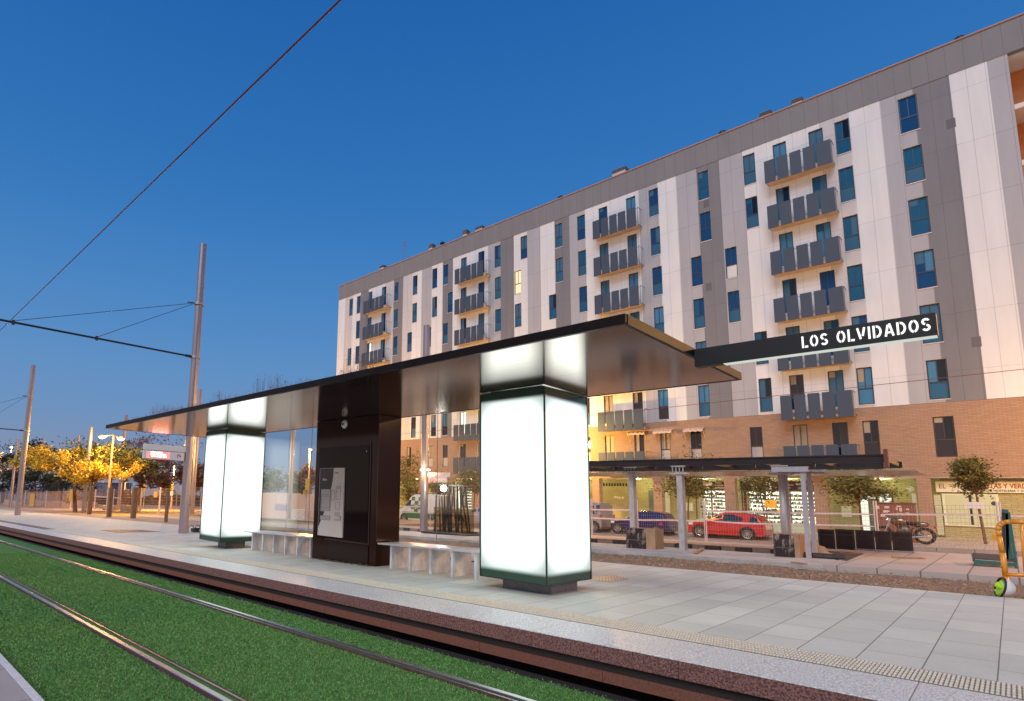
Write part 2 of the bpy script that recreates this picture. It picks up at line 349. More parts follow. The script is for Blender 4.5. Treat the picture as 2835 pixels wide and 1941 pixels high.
stuff(g.build('loose_stones', mat('stone_chip', (.38, .27, .18), .9, noise=.5, nscale=15), fix=False), 'loose pale stones lying on the brown gravel bed', 'stones')
oslab = brick_mat('opposite_slabs', (.50, .40, .35), (.46, .37, .32), (.20, .14, .11), 1.9, .62, .012, 'YX', .5, rough=.7, noise=.12, nscale=1.5)
tx = at_g(2385, 1533).x                     # right end of the open trench
g = MB(); g.sbox(tx, 15.3, 12, 22.6, -.4, 0); struct(g.build('opposite_platform', oslab))
g = MB(); g.sbox(-45, 15.3, tx, 18.0, -.4, -.02); g.sbox(-45, 19.9, tx, 22.6, -.4, -.03); struct(g.build('concrete_strip', conc))
g = MB(); g.sbox(-45, 18.0, tx, 19.9, -.46, -.22); struct(g.build('trench_floor', soil))
kx = -26.; i = 0; kbs = []
cols = [mat('kerb_block_dark', (.07, .06, .07), .8, noise=.3), mat('kerb_block_pale', (.30, .24, .21), .85, noise=.25)]
while kx < tx-.4:
    L_ = rnd(.38, .62); b = MB(); b.sbox(kx, 19.72, kx+L_*.94, 19.93, -.22, rnd(-.005, .02)); 
    o = b.build('kerb_block', cols[i % 2], bevel=.01)
    kbs.append((o, i % 2))
    kx += L_; i += 1
ORD = ['first', 'second', 'third', 'fourth', 'fifth', 'sixth', 'seventh', 'eighth', 'ninth', 'tenth', 'eleventh', 'twelfth', 'thirteenth', 'fourteenth', 'fifteenth', 'sixteenth', 'seventeenth', 'eighteenth', 'nineteenth', 'twentieth']
ORD += ['twenty-'+q for q in ORD[:9]]+['thirtieth']+['thirty-'+q for q in ORD[:9]]+['fortieth']+['forty-'+q for q in ORD[:9]]+['fiftieth']
for k, (o, par) in enumerate(reversed(kbs)): tag(o, ('dark grey' if par == 0 else 'pale concrete')+' kerb block behind the trench, '+ORD[min(k, 49)]+' from the pit end leftwards', 'kerb block', 'kerb blocks along the back of the trench')
# left: plaza, soil and verge
g = MB(); g.sbox(XL-80, 11.70, -24, 60, -.45, -.06); struct(g.build('park_ground', soil))
g = MB(); g.sbox(-62, 14.5, -22, 22, -.40, -.03); struct(g.build('verge', mat('dry_verge_grass', (.26, .20, .06), .95, col2=(.42, .31, .12), nscale=3, bump=.6, bscale=40)))
g = MB(); g.sbox(XL-80, 11.7, -24.5, 14.5, -.40, -.01); struct(g.build('plaza_paving', mat('plaza_concrete', (.36, .25, .19), .85, noise=.2, nscale=1.2)))
# ================================================================ tram shelter
bronze = mat('bronze_lacquer_soffit', (.25, .175, .13), .12, .95, noise=.05, nscale=1.2, stretch=(.6, 14, 1))
fasc = mat('dark_brown_fascia', (.010, .006, .005), .45, 0, noise=.4, nscale=5, spec=.15)
black = mat('black_gloss_panel', (.032, .010, .005), .12, 0, spec=.22)
Zs = 2.62; CX0, CX1, CY0, CY1 = -15.5, -2.03, 4.70, 7.82
t = sh = thing('tram_shelter', 'long flat dark tram shelter on two glowing white glass columns', 'tram shelter', (-8.7, 6.6, gz(-8.7)))
g = MB()
xs = [CX0, -13.3, -11.1, -8.9, -6.7, -4.5, CX1]
for a, b in zip(xs[:-1], xs[1:]):
    for c, d in ((CY0, 6.26), (6.263, CY1)): g.box(a+.001, c, Zs, b-.001, d, Zs+.012)
can = g.build('canopy', bronze, t)
g = MB()
for a, b in zip(xs[:-1], xs[1:]): g.box(a+.001, CY0-.006, Zs-.004, b-.001, CY0+.03, Zs+.085)
g.box(CX1-.03, CY0+.03, Zs-.004, CX1+.006, CY1, Zs+.085); g.box(CX0-.006, CY0+.03, Zs-.004, CX0+.03, CY1, Zs+.085); g.box(CX0+.03, CY1-.03, Zs-.004, CX1-.03, CY1+.006, Zs+.085)
g.box(CX0+.03, CY0+.03, Zs+.015, CX1-.03, CY1-.03, Zs+.07); g.build('fascia', fasc, can)
# glowing columns
def col_glass(name):
    m = bpy.data.materials.new(name); m.use_nodes = True; n, l = m.node_tree.nodes, m.node_tree.links; b = n['Principled BSDF']
    b.inputs['Base Color'].default_value = (.035, .085, .055, 1); b.inputs['Roughness'].default_value = .12
    tcx = n.new('ShaderNodeTexCoord'); s = n.new('ShaderNodeSeparateXYZ'); l.new(tcx.outputs['Object'], s.inputs[0])
    def ramp(out, p0, p1):
        r = n.new('ShaderNodeMapRange'); r.interpolation_type = 'SMOOTHSTEP'; r.inputs['From Min'].default_value = p0; r.inputs['From Max'].default_value = p1; l.new(out, r.inputs[0]); return r.outputs[0]
    a2 = n.new('ShaderNodeAttribute'); a2.attribute_name = 'below_top'; lo = ramp(s.outputs[2], .085, .155); hi = ramp(a2.outputs['Fac'], .085, .150)
    # lamps sit behind the middle of each pane: brightness falls off towards its borders
    soft = ramp(s.outputs[2], .0, .55); soft2 = ramp(a2.outputs['Fac'], .0, .50)
    at = n.new('ShaderNodeAttribute'); at.attribute_name = 'across'; c1 = ramp(at.outputs['Fac'], -.12, .30); c2 = ramp(at.outputs['Fac'], 1.12, .70)
    global m_links; m_links = l
    a = M_(n, 'MULTIPLY', lo, hi); e = M_(n, 'MULTIPLY', M_(n, 'MULTIPLY', c1, c2), M_(n, 'MULTIPLY', soft, soft2))
    e = M_(n, 'ADD', M_(n, 'MULTIPLY', e, .88), .12); st = M_(n, 'MULTIPLY', M_(n, 'MULTIPLY', a, e), COLSTR)
    b.inputs['Emission Color'].default_value = (.88, 1.0, .97, 1); l.new(st, b.inputs['Emission Strength']); return m
COLSTR = 2.9
cg = col_glass('lit_frosted_glass')
plm = mat('column_plinth_steel', (.17, .17, .20), .45, .3, noise=.3, nscale=20)
frm = mat('column_edge_profile', (.05, .06, .055), .4, .5)
def light_column(x0, x1, y0, y1, zb, px0, px1, py0, py1, label):
    e = bpy.data.objects.new('light_column', None); COL.objects.link(e); e.parent = t; e.location = Vector(((x0+x1)/2, (y0+y1)/2, zb))-t.location; e['label'] = label
    for k, (a, b, horiz) in enumerate((((x0, y0), (x1, y0), 1), ((x1, y0), (x1, y1), 0), ((x1, y1), (x0, y1), 1), ((x0, y1), (x0, y0), 0))):
        me = bpy.data.meshes.new('glass_panel'); cx, cy = (x0+x1)/2, (y0+y1)/2; H = Zs-.02-zb
        me.from_pydata([(a[0]-cx, a[1]-cy, 0), (b[0]-cx, b[1]-cy, 0), (b[0]-cx, b[1]-cy, H), (a[0]-cx, a[1]-cy, H)], [], [(0, 1, 2, 3)])
        at = me.attributes.new('across', 'FLOAT', 'POINT'); at.data.foreach_set('value', [0, 1, 1, 0]); at = me.attributes.new('below_top', 'FLOAT', 'POINT'); at.data.foreach_set('value', [H, H, 0, 0]); me.materials.append(cg)
        o = bpy.data.objects.new('glass_panel', me); COL.objects.link(o); o.parent = e
        sm = o.modifiers.new('thick', 'SOLIDIFY'); sm.thickness = .01; sm.offset = -1
    g = MB(); r = .009
    for x, y in ((x0, y0), (x1, y0), (x1, y1), (x0, y1)): g.box(x-r, y-r, zb-.004, x+r, y+r, Zs-.012)
    g.box(x0+.02, y0+.02, zb-.003, x1-.02, y1-.02, zb+.02); g.box(x0+.1, y0+.1, Zs-.03, x1-.1, y1-.1, Zs-.001)
    for (xa, ya, xb, yb) in ((x0-.004, y0-.006, x1+.004, y0+.006), (x1-.006, y0, x1+.006, y1), (x0-.006, y0, x0+.006, y1), (x0, y1-.006, x1, y1+.006)): g.box(xa, ya, Zs-.024, xb, yb, Zs-.012); g.box(xa, ya, zb-.006, xb, yb, zb+.006)
    ef = g.build('edge_frame', frm, None); ef.parent = e; ef.data.transform(Matrix.Translation(-Vector(((x0+x1)/2, (y0+y1)/2, zb))))
    g = MB(); g.box(px0, py0, gz((px0+px1)/2)-.25, px1, py1, zb-.001); pl = g.build('plinth', plm, None, bevel=.01); pl.parent = e; pl.data.transform(Matrix.Translation(-Vector(((x0+x1)/2, (y0+y1)/2, zb))))
light_column(-4.99, -3.965, 6.65, 7.80, .045, -4.80, -4.06, 6.90, 7.6, 'nearer light column, broad white glowing glass with dark green bands')
light_column(-13.70, -12.63, 6.65, 7.75, -.125, -13.3, -12.9, 6.95, 7.5, 'farther light column, white glowing glass beside the left bench')
# kiosk
KY = 7.20; kx1 = at_y(1044.5, 1350, KY).x; kx0 = at_y(873.2, 1300, KY).x; KB = 7.80
e = g = MB(); g.box(kx0, KY, gz(kx0)-.02, kx1, KB, Zs-.004); kio = g.build('kiosk', black, t, bevel=.006)
dark2 = mat('brown_black_door', (.022, .009, .006), .16, spec=.3)
xa = at_y(878, 1400, KY).x; xb = at_y(1022, 1400, KY).x; zb_ = at_y(950, 1500, KY).z
g = MB(); g.box(at_y(884, 1300, KY).x, KY-.012, zb_+.02, xb-.02, KY-.001, 2.05); g.build('glass_door', mat('smoked_glass', (.012, .004, .003), .05, spec=.15), kio)
g = MB(); g.box(at_y(900, 1500, KY).x, KY-.014, zb_-.0, xb, KY-.002, zb_+.03); g.box(xb, KY-.014, zb_, xb+.03, KY-.002, 2.1); g.build('door_trim', mat('trim_brown', (.05, .025, .02), .3, .4), kio)
g = MB(); g.box(at_y(912, 1520, KY).x, KY-.02, gz(kx1)-.1, xb+.02, KY-.003, zb_-.02); g.build('base_panel', dark2, kio)
g = MB()
rg = random.Random(8)
for _ in range(46):
    x = rg.uniform(kx0+.3, kx1-.1); r = rg.uniform(.008, .028); g.box(x-r, KY-.09+rg.uniform(-.03, .03), gz(x), x+r, KY-.04, gz(x)+r*.9)
stuff(g.build('rubble', mat('rubble', (.16, .12, .10), .9, noise=.5, nscale=20)), 'crumbs of rubble lying along the foot of the black kiosk', 'rubble')
c = at_y(954, 1174.5, KY); g = MB(); g.lathe((c.x, KY, c.z), [(0, -.03), (.055, -.028), (.083, -.012), (.086, 0)], 20, axis='Y'); cam_ = g.build('speaker_dome', mat('white_plastic', (.8, .8, .8), .4), kio, smooth=True)
g = MB(); g.lathe((c.x-.02, KY-.032, c.z), [(0, -.012), (.022, -.01), (.03, .0), (.032, .006)], 16, axis='Y'); g.build('lens', mat('black_lens', (.01, .01, .01), .1), cam_, smooth=True)
c = at_y(1020, 1249, KY); g = MB(); g.lathe((at_y(1016, 1249, KY).x, KY-.013, c.z), [(0, -.004), (.010, -.002), (.012, 0)], 10, axis='Y'); g.build('button', mat('white_plastic', (.8, .8, .8), .4), kio)
# glass walls
gl = glass_mat('shelter_glass', (.93, .95, .94), 1.3)
GY = 7.76
def glasswall(xa, xb, seams):
    zt = Zs-.002
    xs_ = [xa]+seams+[xb]
    for a, b in zip(xs_[:-1], xs_[1:]):
        g = MB(); g.hexa([(a+.004, GY, gz(a, .46)), (b-.004, GY, gz(b, .46)), (b-.004, GY+.010, gz(b, .46)), (a+.004, GY+.010, gz(a, .46)), (a+.004, GY, zt), (b-.004, GY, zt), (b-.004, GY+.010, zt), (a+.004, GY+.010, zt)]); o = g.build('glass_wall', gl, t)
sm = mat('glass_seam', (.22, .17, .13), .4)
s1 = [at_y(798, 1300, GY).x, at_y(860, 1300, GY).x]; s2 = [at_y(1210, 1300, GY).x, at_y(1327.5, 1300, GY).x]
glasswall(-12.62, kx0, s1); glasswall(kx1, -4.99, s2)
for x in s1+s2:
    g = MB(); g.box(x-.0035, GY+.0, gz(x, .46), x+.0035, GY+.009, Zs-.002); g.build('glass_seam', sm, t)
# roof planting
rg = random.Random(4); g = MB()
for _ in range(3200):
    x = CX0+.2+(CX1-CX0-3.6)*rg.random(); y = rg.uniform(CY0+.1, CY0+1.0) if rg.random() < .75 else rg.uniform(CY0+.2, CY1-.4)
    pz = mnoise.noise(Vector((x*1.3, 0, 5)))
    if pz < -.08 and rg.random() < .8: continue
    h = rg.uniform(.05, .15)*(1+max(0, pz)*2.4); z0 = Zs+.068; top = Vector((x+rg.uniform(-.04, .04), y+rg.uniform(-.04, .04), z0+h))
    g.tube((x, y, z0), top, .0016, .001, 3, 0, False)
    for _k in range(rg.randint(2, 6)):
        p = top+Vector((rg.uniform(-.03, .03), rg.uniform(-.03, .03), rg.uniform(-.045, .02))); a = Vector((rg.uniform(-1, 1), rg.uniform(-1, 1), rg.uniform(-1, 1)))*.010; b = Vector((rg.uniform(-1, 1), rg.uniform(-1, 1), rg.uniform(-1, 1)))*.010
        g.quad(p, p+a, p+a+b, p+b, 1 if rg.random() < .75 else 2)
stuff(g.build('roof_plants', [mat('dry_stem', (.20, .11, .07), .9), mat('dry_leaf', (.32, .17, .11), .9), mat('green_leaf_dull', (.14, .14, .06), .9)], fix=False), 'low dry reddish plants growing along the roof edge of the shelter', 'roof plants')
# station name beam
SY = 6.25; sz0 = 2.50; sz1 = 2.69
sx0 = CX1+.008; sx1 = at_y(2590.4, 867, SY).x
sg = thing('station_sign', 'long black beam with white stencilled station name, projecting from the canopy', 'station sign', (sx0, SY, sz0))
g = MB(); g.box(sx0, SY, sz0+.006, sx1, SY+.10, sz1); g.build('beam', mat('sign_black', (.006, .006, .006), .5), sg, bevel=.002)
g = MB(); g.box(at_y(1985, 700, SY).x, SY+.008, sz0, sx1-.006, SY+.094, sz0+.0055); g.build('light_strip', glow('sign_light', (.93, 1, .88), .62), sg)
ltr = glow('sign_letters', (1, 1, .97), 1.25)
U, Wd = 7., 1.15
def arc(cx, cy, rx, ry, a0, a1, w_, n=7):
    o = [(cx+rx*math.cos(math.radians(a0+(a1-a0)*i/n)), cy+ry*math.sin(math.radians(a0+(a1-a0)*i/n))) for i in range(n+1)]
    q = [(cx+(rx-w_)*math.cos(math.radians(a0+(a1-a0)*i/n)), cy+(ry-w_)*math.sin(math.radians(a0+(a1-a0)*i/n))) for i in range(n+1)]
    return o+q[::-1]
def stroke(p, q, w_):
    a, b = Vector(p), Vector(q); d = (b-a).normalized(); nn = Vector((-d.y, d.x))*w_/2
    return [tuple(a+nn), tuple(b+nn), tuple(b-nn), tuple(a-nn)]
k = Wd
GL = {
 'L': (3.6, [[(0, 0), (k, 0), (k, 7), (0, 7)], [(1.7, 0), (3.6, 0), (3.6, k), (1.7, k)]]),
 'O': (4.8, [arc(2.4, 3.5, 2.4, 3.5, 98, 262, k), arc(2.4, 3.5, 2.4, 3.5, -82, 82, k)]),
 'V': (4.8, [stroke((.55, 7), (2.0, .6), k), stroke((4.25, 7), (3.15, 2.2), k)]),
 'I': (1.2, [[(0, 0), (k, 0), (k, 7), (0, 7)]]),
 'D': (4.6, [[(0, 0), (k, 0), (k, 7), (0, 7)], arc(1.8, 3.5, 2.8, 3.5, -90, 90, k)]),
 'A': (5.0, [stroke((.55, 0), (2.0, 6.4), k), stroke((2.75, 7), (4.45, 0), k), [(1.6, 1.6), (3.2, 1.6), (3.0, 2.6), (1.9, 2.6)]]),
 'S': (4.4, [arc(2.2, 5.1, 2.1, 1.9, 25, 255, k), arc(2.2, 1.9, 2.1, 1.9, -155, 80, k)]),
}
word = 'LOS OLVIDADOS'; x = 0; items = []
for ch in word:
    if ch == ' ': x += 3.6; continue
    wd, pl = GL[ch]; items.append((x, pl)); x += wd+1.25
lx0 = at_y(2220, 950, SY).x; lx1 = at_y(2577, 900, SY).x; sc_ = (lx1-lx0)/(x-1.25); hh = (sz1-sz0)*.56/7; zb0 = sz0+(sz1-sz0)*.25
g = MB()
for ox, pl in items:
    for p in pl: g.prism([(lx0+(ox+u)*sc_, zb0+v*hh) for u, v in p], 'Y', SY-.0035, SY-.0005)
g.build('lettering', ltr, sg)
# ticket machine on the kiosk front
TY = KY-.045
P = lambda x, y: at_y(*T((860, 1250, 5.13), x, y), TY)
tl, tr_, br_, bl_ = P(130, 237), P(470, 232), P(445, 1225), P(100, 1190)
tx0, tx1 = (tl.x+bl_.x)/2, (tr_.x+br_.x)/2; tz0, tz1 = (bl_.z+br_.z)/2, (tl.z+tr_.z)/2
tm = thing('ticket_machine', 'white and black ticket machine panel set into the black kiosk', 'ticket machine', (tx0, TY, gz(tx0)))
cream = mat('machine_cream', (.76, .66, .59), .45, noise=.04); g = MB(); g.box(tx0, TY, tz0, tx1, KY-.004, tz1); g.build('front_panel', cream, tm, bevel=.004)
W_, H_ = tx1-tx0, tz1-tz0
def TP(u, v): return (tx0+(u/340)*W_, tz1-(v/965)*H_)
dk = mat('machine_dark', (.035, .022, .022), .35)
g = MB(); g.prism([TP(6, 6), TP(200, 6), TP(196, 90), TP(190, 180), TP(170, 300), TP(30, 300), TP(30, 620), TP(90, 620), TP(68, 680), TP(28, 700), TP(28, 740), TP(45, 740), TP(6, 850)], 'Y', TY-.003, TY-.0005); g.build('dark_graphic', dk, tm)
line = mat('machine_line', (.20, .12, .10), .5); g = MB()
def fr(u0, v0, u1, v1, w_=2.2):
    a = TP(u0, v0); b = TP(u1, v1); q = w_*W_/340
    for r in ((a[0], b[1], a[0]+q, a[1]), (b[0]-q, b[1], b[0], a[1]), (a[0], a[1]-q, b[0], a[1]), (a[0], b[1], b[0], b[1]+q)): g.box(r[0], TY-.0062, r[1], r[2], TY-.004, r[3])
g2 = MB(); a = TP(30, 300); b = TP(172, 612); g2.box(a[0], TY-.004, b[1], b[0], TY-.0032, a[1]); a = TP(30, 680); b = TP(172, 738); g2.box(a[0], TY-.004, b[1], b[0], TY-.0032, a[1]); g2.build('cover_flap', mat('flap_cream', (.55, .48, .44), .4), tm)
for r in ((32, 303, 168, 382), (42, 402, 160, 570), (32, 300, 172, 612), (180, 315, 225, 460), (245, 290, 305, 445), (245, 480, 300, 580), (238, 625, 300, 645), (238, 655, 300, 675), (240, 715, 295, 735), (250, 255, 305, 280), (30, 680, 172, 738)): fr(*r)
g.build('panel_outlines', line, tm)
g = MB(); a = TP(258, 330); g.lathe((a[0], TY-.007, a[1]), [(0, 0), (.012, 0)], 14, axis='Y'); a = TP(202, 350); g.lathe((a[0], TY-.006, a[1]), [(0, 0), (.010, 0)], 10, axis='Y'); a = TP(310, 670); b = TP(322, 735); g.box(a[0], TY-.012, b[1], b[0], TY-.001, a[1]); g.build('coin_slot', mat('machine_grey', (.35, .30, .28), .4), tm)
wt = mat('print_white', (.75, .72, .70), .5)
a = TP(48, 178); text('lettering', 'Billetes', .062, (a[0], TY-.0035, a[1]), wt, tm, ext=.0003, bold=.0015, sx=.8)
a = TP(75, 70); text('lettering', '---', .04, (a[0], TY-.0035, a[1]), line, tm, ext=.0003)
a = TP(215, 80); text('lettering', 'Tranvia', .050, (a[0], TY-.0012, a[1]), mat('print_dark', (.04, .03, .03), .5), tm, ext=.0003, bold=.001, sx=.8)
# benches
marble = mat('grey_veined_marble', (.58, .58, .59), .35, col2=(.90, .90, .89), nscale=3, lo=.42, hi=.58, detail=12, stretch=(1, 1, .5))
seatm = mat('pale_stone_seat', (.62, .58, .58), .3, noise=.08, nscale=6)
def bench(xa, xb, legs, yf, yb, ly, label, sh_):
    b = thing('bench', label, 'bench', ((xa+xb)/2, yf, gz((xa+xb)/2)), 'stone benches under the tram shelter')
    g = MB(); g.hexa([(xa, yf, gz(xa, sh_)), (xb, yf, gz(xb, sh_)), (xb, yb, gz(xb, sh_)), (xa, yb, gz(xa, sh_)), (xa, yf, gz(xa, sh_+.03)), (xb, yf, gz(xb, sh_+.03)), (xb, yb, gz(xb, sh_+.03)), (xa, yb, gz(xa, sh_+.03))]); g.build('seat', seatm, b, bevel=.004)
    for x in legs:
        g = MB(); g.box(x-.022, ly, gz(x)-.01, x+.022, yb-.06, gz(x, sh_)-.0008); g.build('leg', marble, b, bevel=.003)
    return b
c8 = (750, 1000, 2.4483)
LY = 7.22
lg2 = [at_y(*T(c8, x, y), LY).x for x, y in ((805, 1380), (932, 1395), (1072, 1410), (1218, 1437), (1377, 1455))]
SHT = .405
xa = at_y(1046, 1469, 7.16).x
bench(xa, -4.995, [x+.022 for x in lg2], 7.16, 7.755, LY, 'pale stone bench on marble slabs between the black kiosk and the nearer light column', SHT)
lg1 = [at_y(*T((500, 1450, 2.905), x, y), LY).x for x, y in ((568, 187), (650, 197), (738, 208), (830, 221), (927, 235), (1033, 248))]
xa1 = at_y(*T((500, 1400, 7.747), 1355, 400), 7.16).x; xb1 = at_y(*T((500, 1450, 2.905), 1060, 75), 7.16).x
bench(max(xa1, -12.60+.0), min(xb1, kx0-.005), [max(x+.022, -12.55) for x in lg1], 7.16, 7.755, LY, 'pale stone bench on marble slabs between the farther light column and the kiosk', SHT)
# small cable brackets on the floor behind the right bench
for x, y, lb in ((925, 1320, 'leftmost'), (1060, 1335, 'second from left'), (1200, 1345, 'third from left'), (1345, 1365, 'rightmost')):
    p = at_g(*T(c8, x, y)); 
    g = MB(); g.tube((p.x, p.y-.12, gz(p.x, .03)), (p.x+.02, p.y+.25, gz(p.x, .012)), .010, n=6); g.tube((p.x, p.y-.12, gz(p.x, 0)), (p.x, p.y-.12, gz(p.x, .06)), .014, n=6)
    tag(g.build('cable_stub', mat('cable_black', (.02, .02, .02), .5)), 'black cable stub on the floor behind the right bench slabs, '+lb+' of four', 'cable', 'cable stubs behind the right bench')
# ================================================================ apartment building
B = 43.2
ROWS = [24.92, 21.79, 18.65, 15.52, 12.39, 9.26, 6.13]; WH = 2.19
ZB, ZC, ZT, ZR = 6.88, 2.86, 25.28, 27.10
XL_, XR_, XREC = -54.5, 8.0, 1.8
def panel_mat(name, col, rough=.75):
    return brick_mat(name, col, tuple(c*.965 for c in col), tuple(c*.72 for c in col), .71, 3.13, .014, 'XZ', 0, rough=rough, noise=.15, nscale=1.6, bump=.1, speck=.08, vst=.13)
white = panel_mat('white_facade_panel', (.62, .635, .675)); lgrey = panel_mat('light_grey_facade_panel', (.35, .355, .40)); mgrey = panel_mat('pale_grey_facade_panel', (.48, .475, .505)); dgrey = panel_mat('dark_grey_facade_panel', (.165, .167, .192)); para = panel_mat('grey_parapet_panel', (.18, .18, .197))
brick = brick_mat('buff_brick', (.36, .225, .155), (.30, .19, .13), (.22, .15, .11), .30, .083, .010, 'XZ', .5, rough=.85, noise=.12, nscale=.9, bump=.4)
olive = brick_mat('yellow_glazed_brick', (.42, .36, .17), (.36, .31, .14), (.20, .17, .09), .42, .10, .012, 'XZ', .5, rough=.6, noise=.12, bump=.3)
bd = thing('apartment_building', 'long eight storey apartment building striped white and grey above a brick base', 'building', (-26, B, gz(-26, -.25)))
W, L, D_, P_ = 0, 1, 2, 3
ed = [(-54.5, W), (-53.17, P_), (-51.74, W), (-50.25, D_), (-48.82, W), (-45.95, P_), (-44.54, D_), (-43.06, P_), (-41.64, W), (-40.22, L), (-38.8, W), (-37.28, D_), (-35.93, W), (-31.57, L), (-30.15, D_), (-28.69, W), (-27.28, L), (-25.95, W), (-24.55, D_), (-23.18, L), (-21.77, W), (-17.36, L), (-15.94, W), (-14.61, L), (-13.24, D_), (-11.79, L), (-10.37, W), (-6.13, P_), (-4.73, W), (-3.26, L), (-1.84, D_), (-.37, W), (1.06, L), (1.8, L)]
wins = []           # (row, x0, x1, kind)
def addw(r, xs, k='w', wd=.70):
    for x in xs: wins.append((r, x, x+wd, k))
addw(0, [-52.4, -50.97, -44.5, -41.58, -38.75, -37.26, -30.85, -27.98, -24.53, -22.46, -16.62, -13.2, -10.35, -5.41]); addw(0, [-2.51], wd=.8)
addw(1, [-50.97, -44.5, -41.58, -38.72, -36.62, -30.83, -28.65, -24.52, -22.44, -16.6, -13.19, -10.36, -5.42]); addw(1, [-2.51], wd=.8)
addw(2, [-52.4, -50.95, -44.5, -42.27, -39.5, -37.25, -30.82, -28.64, -25.19, -22.42, -16.58, -13.89, -11.74, -5.41]); addw(2, [-2.51], wd=.8)
addw(3, [-52.4, -50.95, -44.5, -42.27, -38.9, -37.25, -30.82, -27.95, -25.19, -22.42, -16.58, -13.88, -11.73, -5.41]); addw(3, [-2.5], wd=.8)
addw(4, [-52.4, -50.95, -44.5, -41.5, -39.5, -36.6, -30.82, -28.64, -24.5, -22.42, -16.55, -13.88, -10.33, -5.41]); addw(4, [-2.5], wd=.8)
addw(5, [-52.4, -50.95, -44.5, -41.47, -38.66, -37.17, -30.75, -27.95, -24.5, -22.42, -16.52, -13.85, -10.27, -5.40]); addw(5, [-2.47], wd=.8)
addw(6, [-52.4, -50.95, -44.5, -42.07, -5.34]); addw(6, [-2.44], wd=.8); addw(6, [-39.05, -37.11, -30.75, -27.95, -24.5, -22.42, -16.49, -14.48, -10.93], 'n')
bays = [(-48.9, -46.52), (-34.9, -32.75), (-20.58, -18.34), (-8.63, -6.72)]
for r in range(7):
    for a, b in bays: addw(r, [a, b], 'd', .73)
# wall with real openings
zs = sorted(set([ZC, ZB, ZT]+[z for z in ROWS]+[z-WH for z in ROWS]))
xs = sorted(set([e[0] for e in ed]+[w_[1] for w_ in wins]+[w_[2] for w_ in wins]+[5., 8.]))
def stripe(x):
    k = 0
    for a, m in ed:
        if x >= a: k = m
    return k
from collections import defaultdict
g = MB(); DP = .16
op = defaultdict(list)
for w_ in wins: op[w_[0]].append((w_[1], w_[2]))
for i in range(len(zs)-1):
    z0, z1 = zs[i], zs[i+1]; zm = (z0+z1)/2
    row = next((r for r, z in enumerate(ROWS) if z-WH <= zm <= z), None)
    for a, b in zip(xs[:-1], xs[1:]):
        xm = (a+b)/2
        if xm > XREC: continue
        if row is not None and any(p-1e-6 <= xm <= q+1e-6 for p, q in op[row]): continue
        g.quad((a, B, z0), (b, B, z0), (b, B, z1), (a, B, z1), 4 if zm < ZB else stripe(xm))
for r, a, b, k in wins:
    z1 = ROWS[r]; z0 = z1-WH
    for q in (((a, B, z0), (a, B+DP, z0), (a, B+DP, z1), (a, B, z1)), ((b, B+DP, z0), (b, B, z0), (b, B, z1), (b, B+DP, z1)), ((a, B, z1), (a, B+DP, z1), (b, B+DP, z1), (b, B, z1)), ((a, B+DP, z0), (a, B, z0), (b, B, z0), (b, B+DP, z0))): g.quad(*q, 0)
g.build('facade_wall', [white, lgrey, dgrey, mgrey, brick], bd, fix=False)
g = MB(); g.box(XL_, B-.03, ZT, XR_, B+.3, ZR); g.build('parapet', para, bd)
g = MB(); g.box(XL_-.04, B-.09, ZR, XR_, B+.36, ZR+.07); g.build('coping', mat('coping_terracotta', (.36, .20, .16), .7), bd)
g = MB(); g.box(XL_, B+.301, gz(XL_, -.3), XL_+.3, B+14, ZR); g.box(XL_, B+14, gz(XL_, -.3), XR_, B+14.3, ZR); g.box(XL_+.3, B+.31, ZT-.2, XR_, B+14, ZT); g.build('side_wall', white, bd)
g = MB(); g.box(XL_, B-.0015, ZB-.02, XREC, B+.05, ZB+.015); g.build('brick_course', mat('course_brown', (.20, .12, .09), .8), bd)  # thin dark brown band where brick meets panels
# recessed orange loggias at the right end
lo = mat('orange_render', (.50, .20, .075), .8, noise=.1, nscale=2)
for r in range(7):
    z1 = ROWS[r]+.36; z0 = z1-3.13
    g = MB(); g.box(XREC+.002, B+1.8, z0, XR_, B+1.9, z1); g.box(XREC, B+.002, z0, XREC+.004, B+1.8, z1-.005, 0)
    g.build('loggia_wall', lo, bd); g = MB(); g.box(XREC+.005, B-.04, z0-.12, XR_, B+1.8, z0+.14); g.build('loggia_slab', mat('loggia_slab_white', (.62, .55, .52), .7), bd)
for cc, px, py, lab in ((( 1600, 300, 2.651), 945, 700, 0), ((1600, 300, 2.651), 965, 1310, 0), ((2200, 0, 2.652), 1155, 905, 0), ((2200, 850, 2.652), 1342, 255, 0)):
    p = at_y(*T(cc, px, py), B-.004); g = MB(); g.box(p.x-.22, B-.004, p.z-.28, p.x+.14, B-.001, p.z+.28); g.build('repair_patch', mat('dark_patch', (.11, .11, .13), .8), bd)
# windows
frame = mat('window_frame_blue_grey', (.030, .042, .065), .4)
fbrown = mat('window_frame_brown', (.045, .030, .030), .45)
def pane(name, c, r=.06, s=.6): return mat(name, c, r, spec=s)
panes = [pane('pane_sky_blue', (.010, .058, .17), s=.22), pane('pane_curtain', (.05, .13, .22), .3, .2), pane('pane_mid', (.016, .095, .20), s=.25), pane('pane_dark', (.006, .010, .016)), pane('pane_frost', (.030, .11, .20), .35, .2), pane('pane_teal', (.06, .19, .34), .3, .2), pane('pane_night', (.022, .018, .026)), mat('panel_light', (.36, .33, .33), .6), mat('pane_white_board', (.60, .60, .60), .5), mat('pane_warm_curtain', (.30, .24, .18), .6)]  # blue of the reflected sky is painted into the glass colours
litp = glow('lit_window', (1, .72, .42), 1.2); litw = glow('lit_window_white', (1, 1, .85), 1.5); panes += [litp, litw]
rw = random.Random(12)
lit = {(1, -27.28+0): 10}
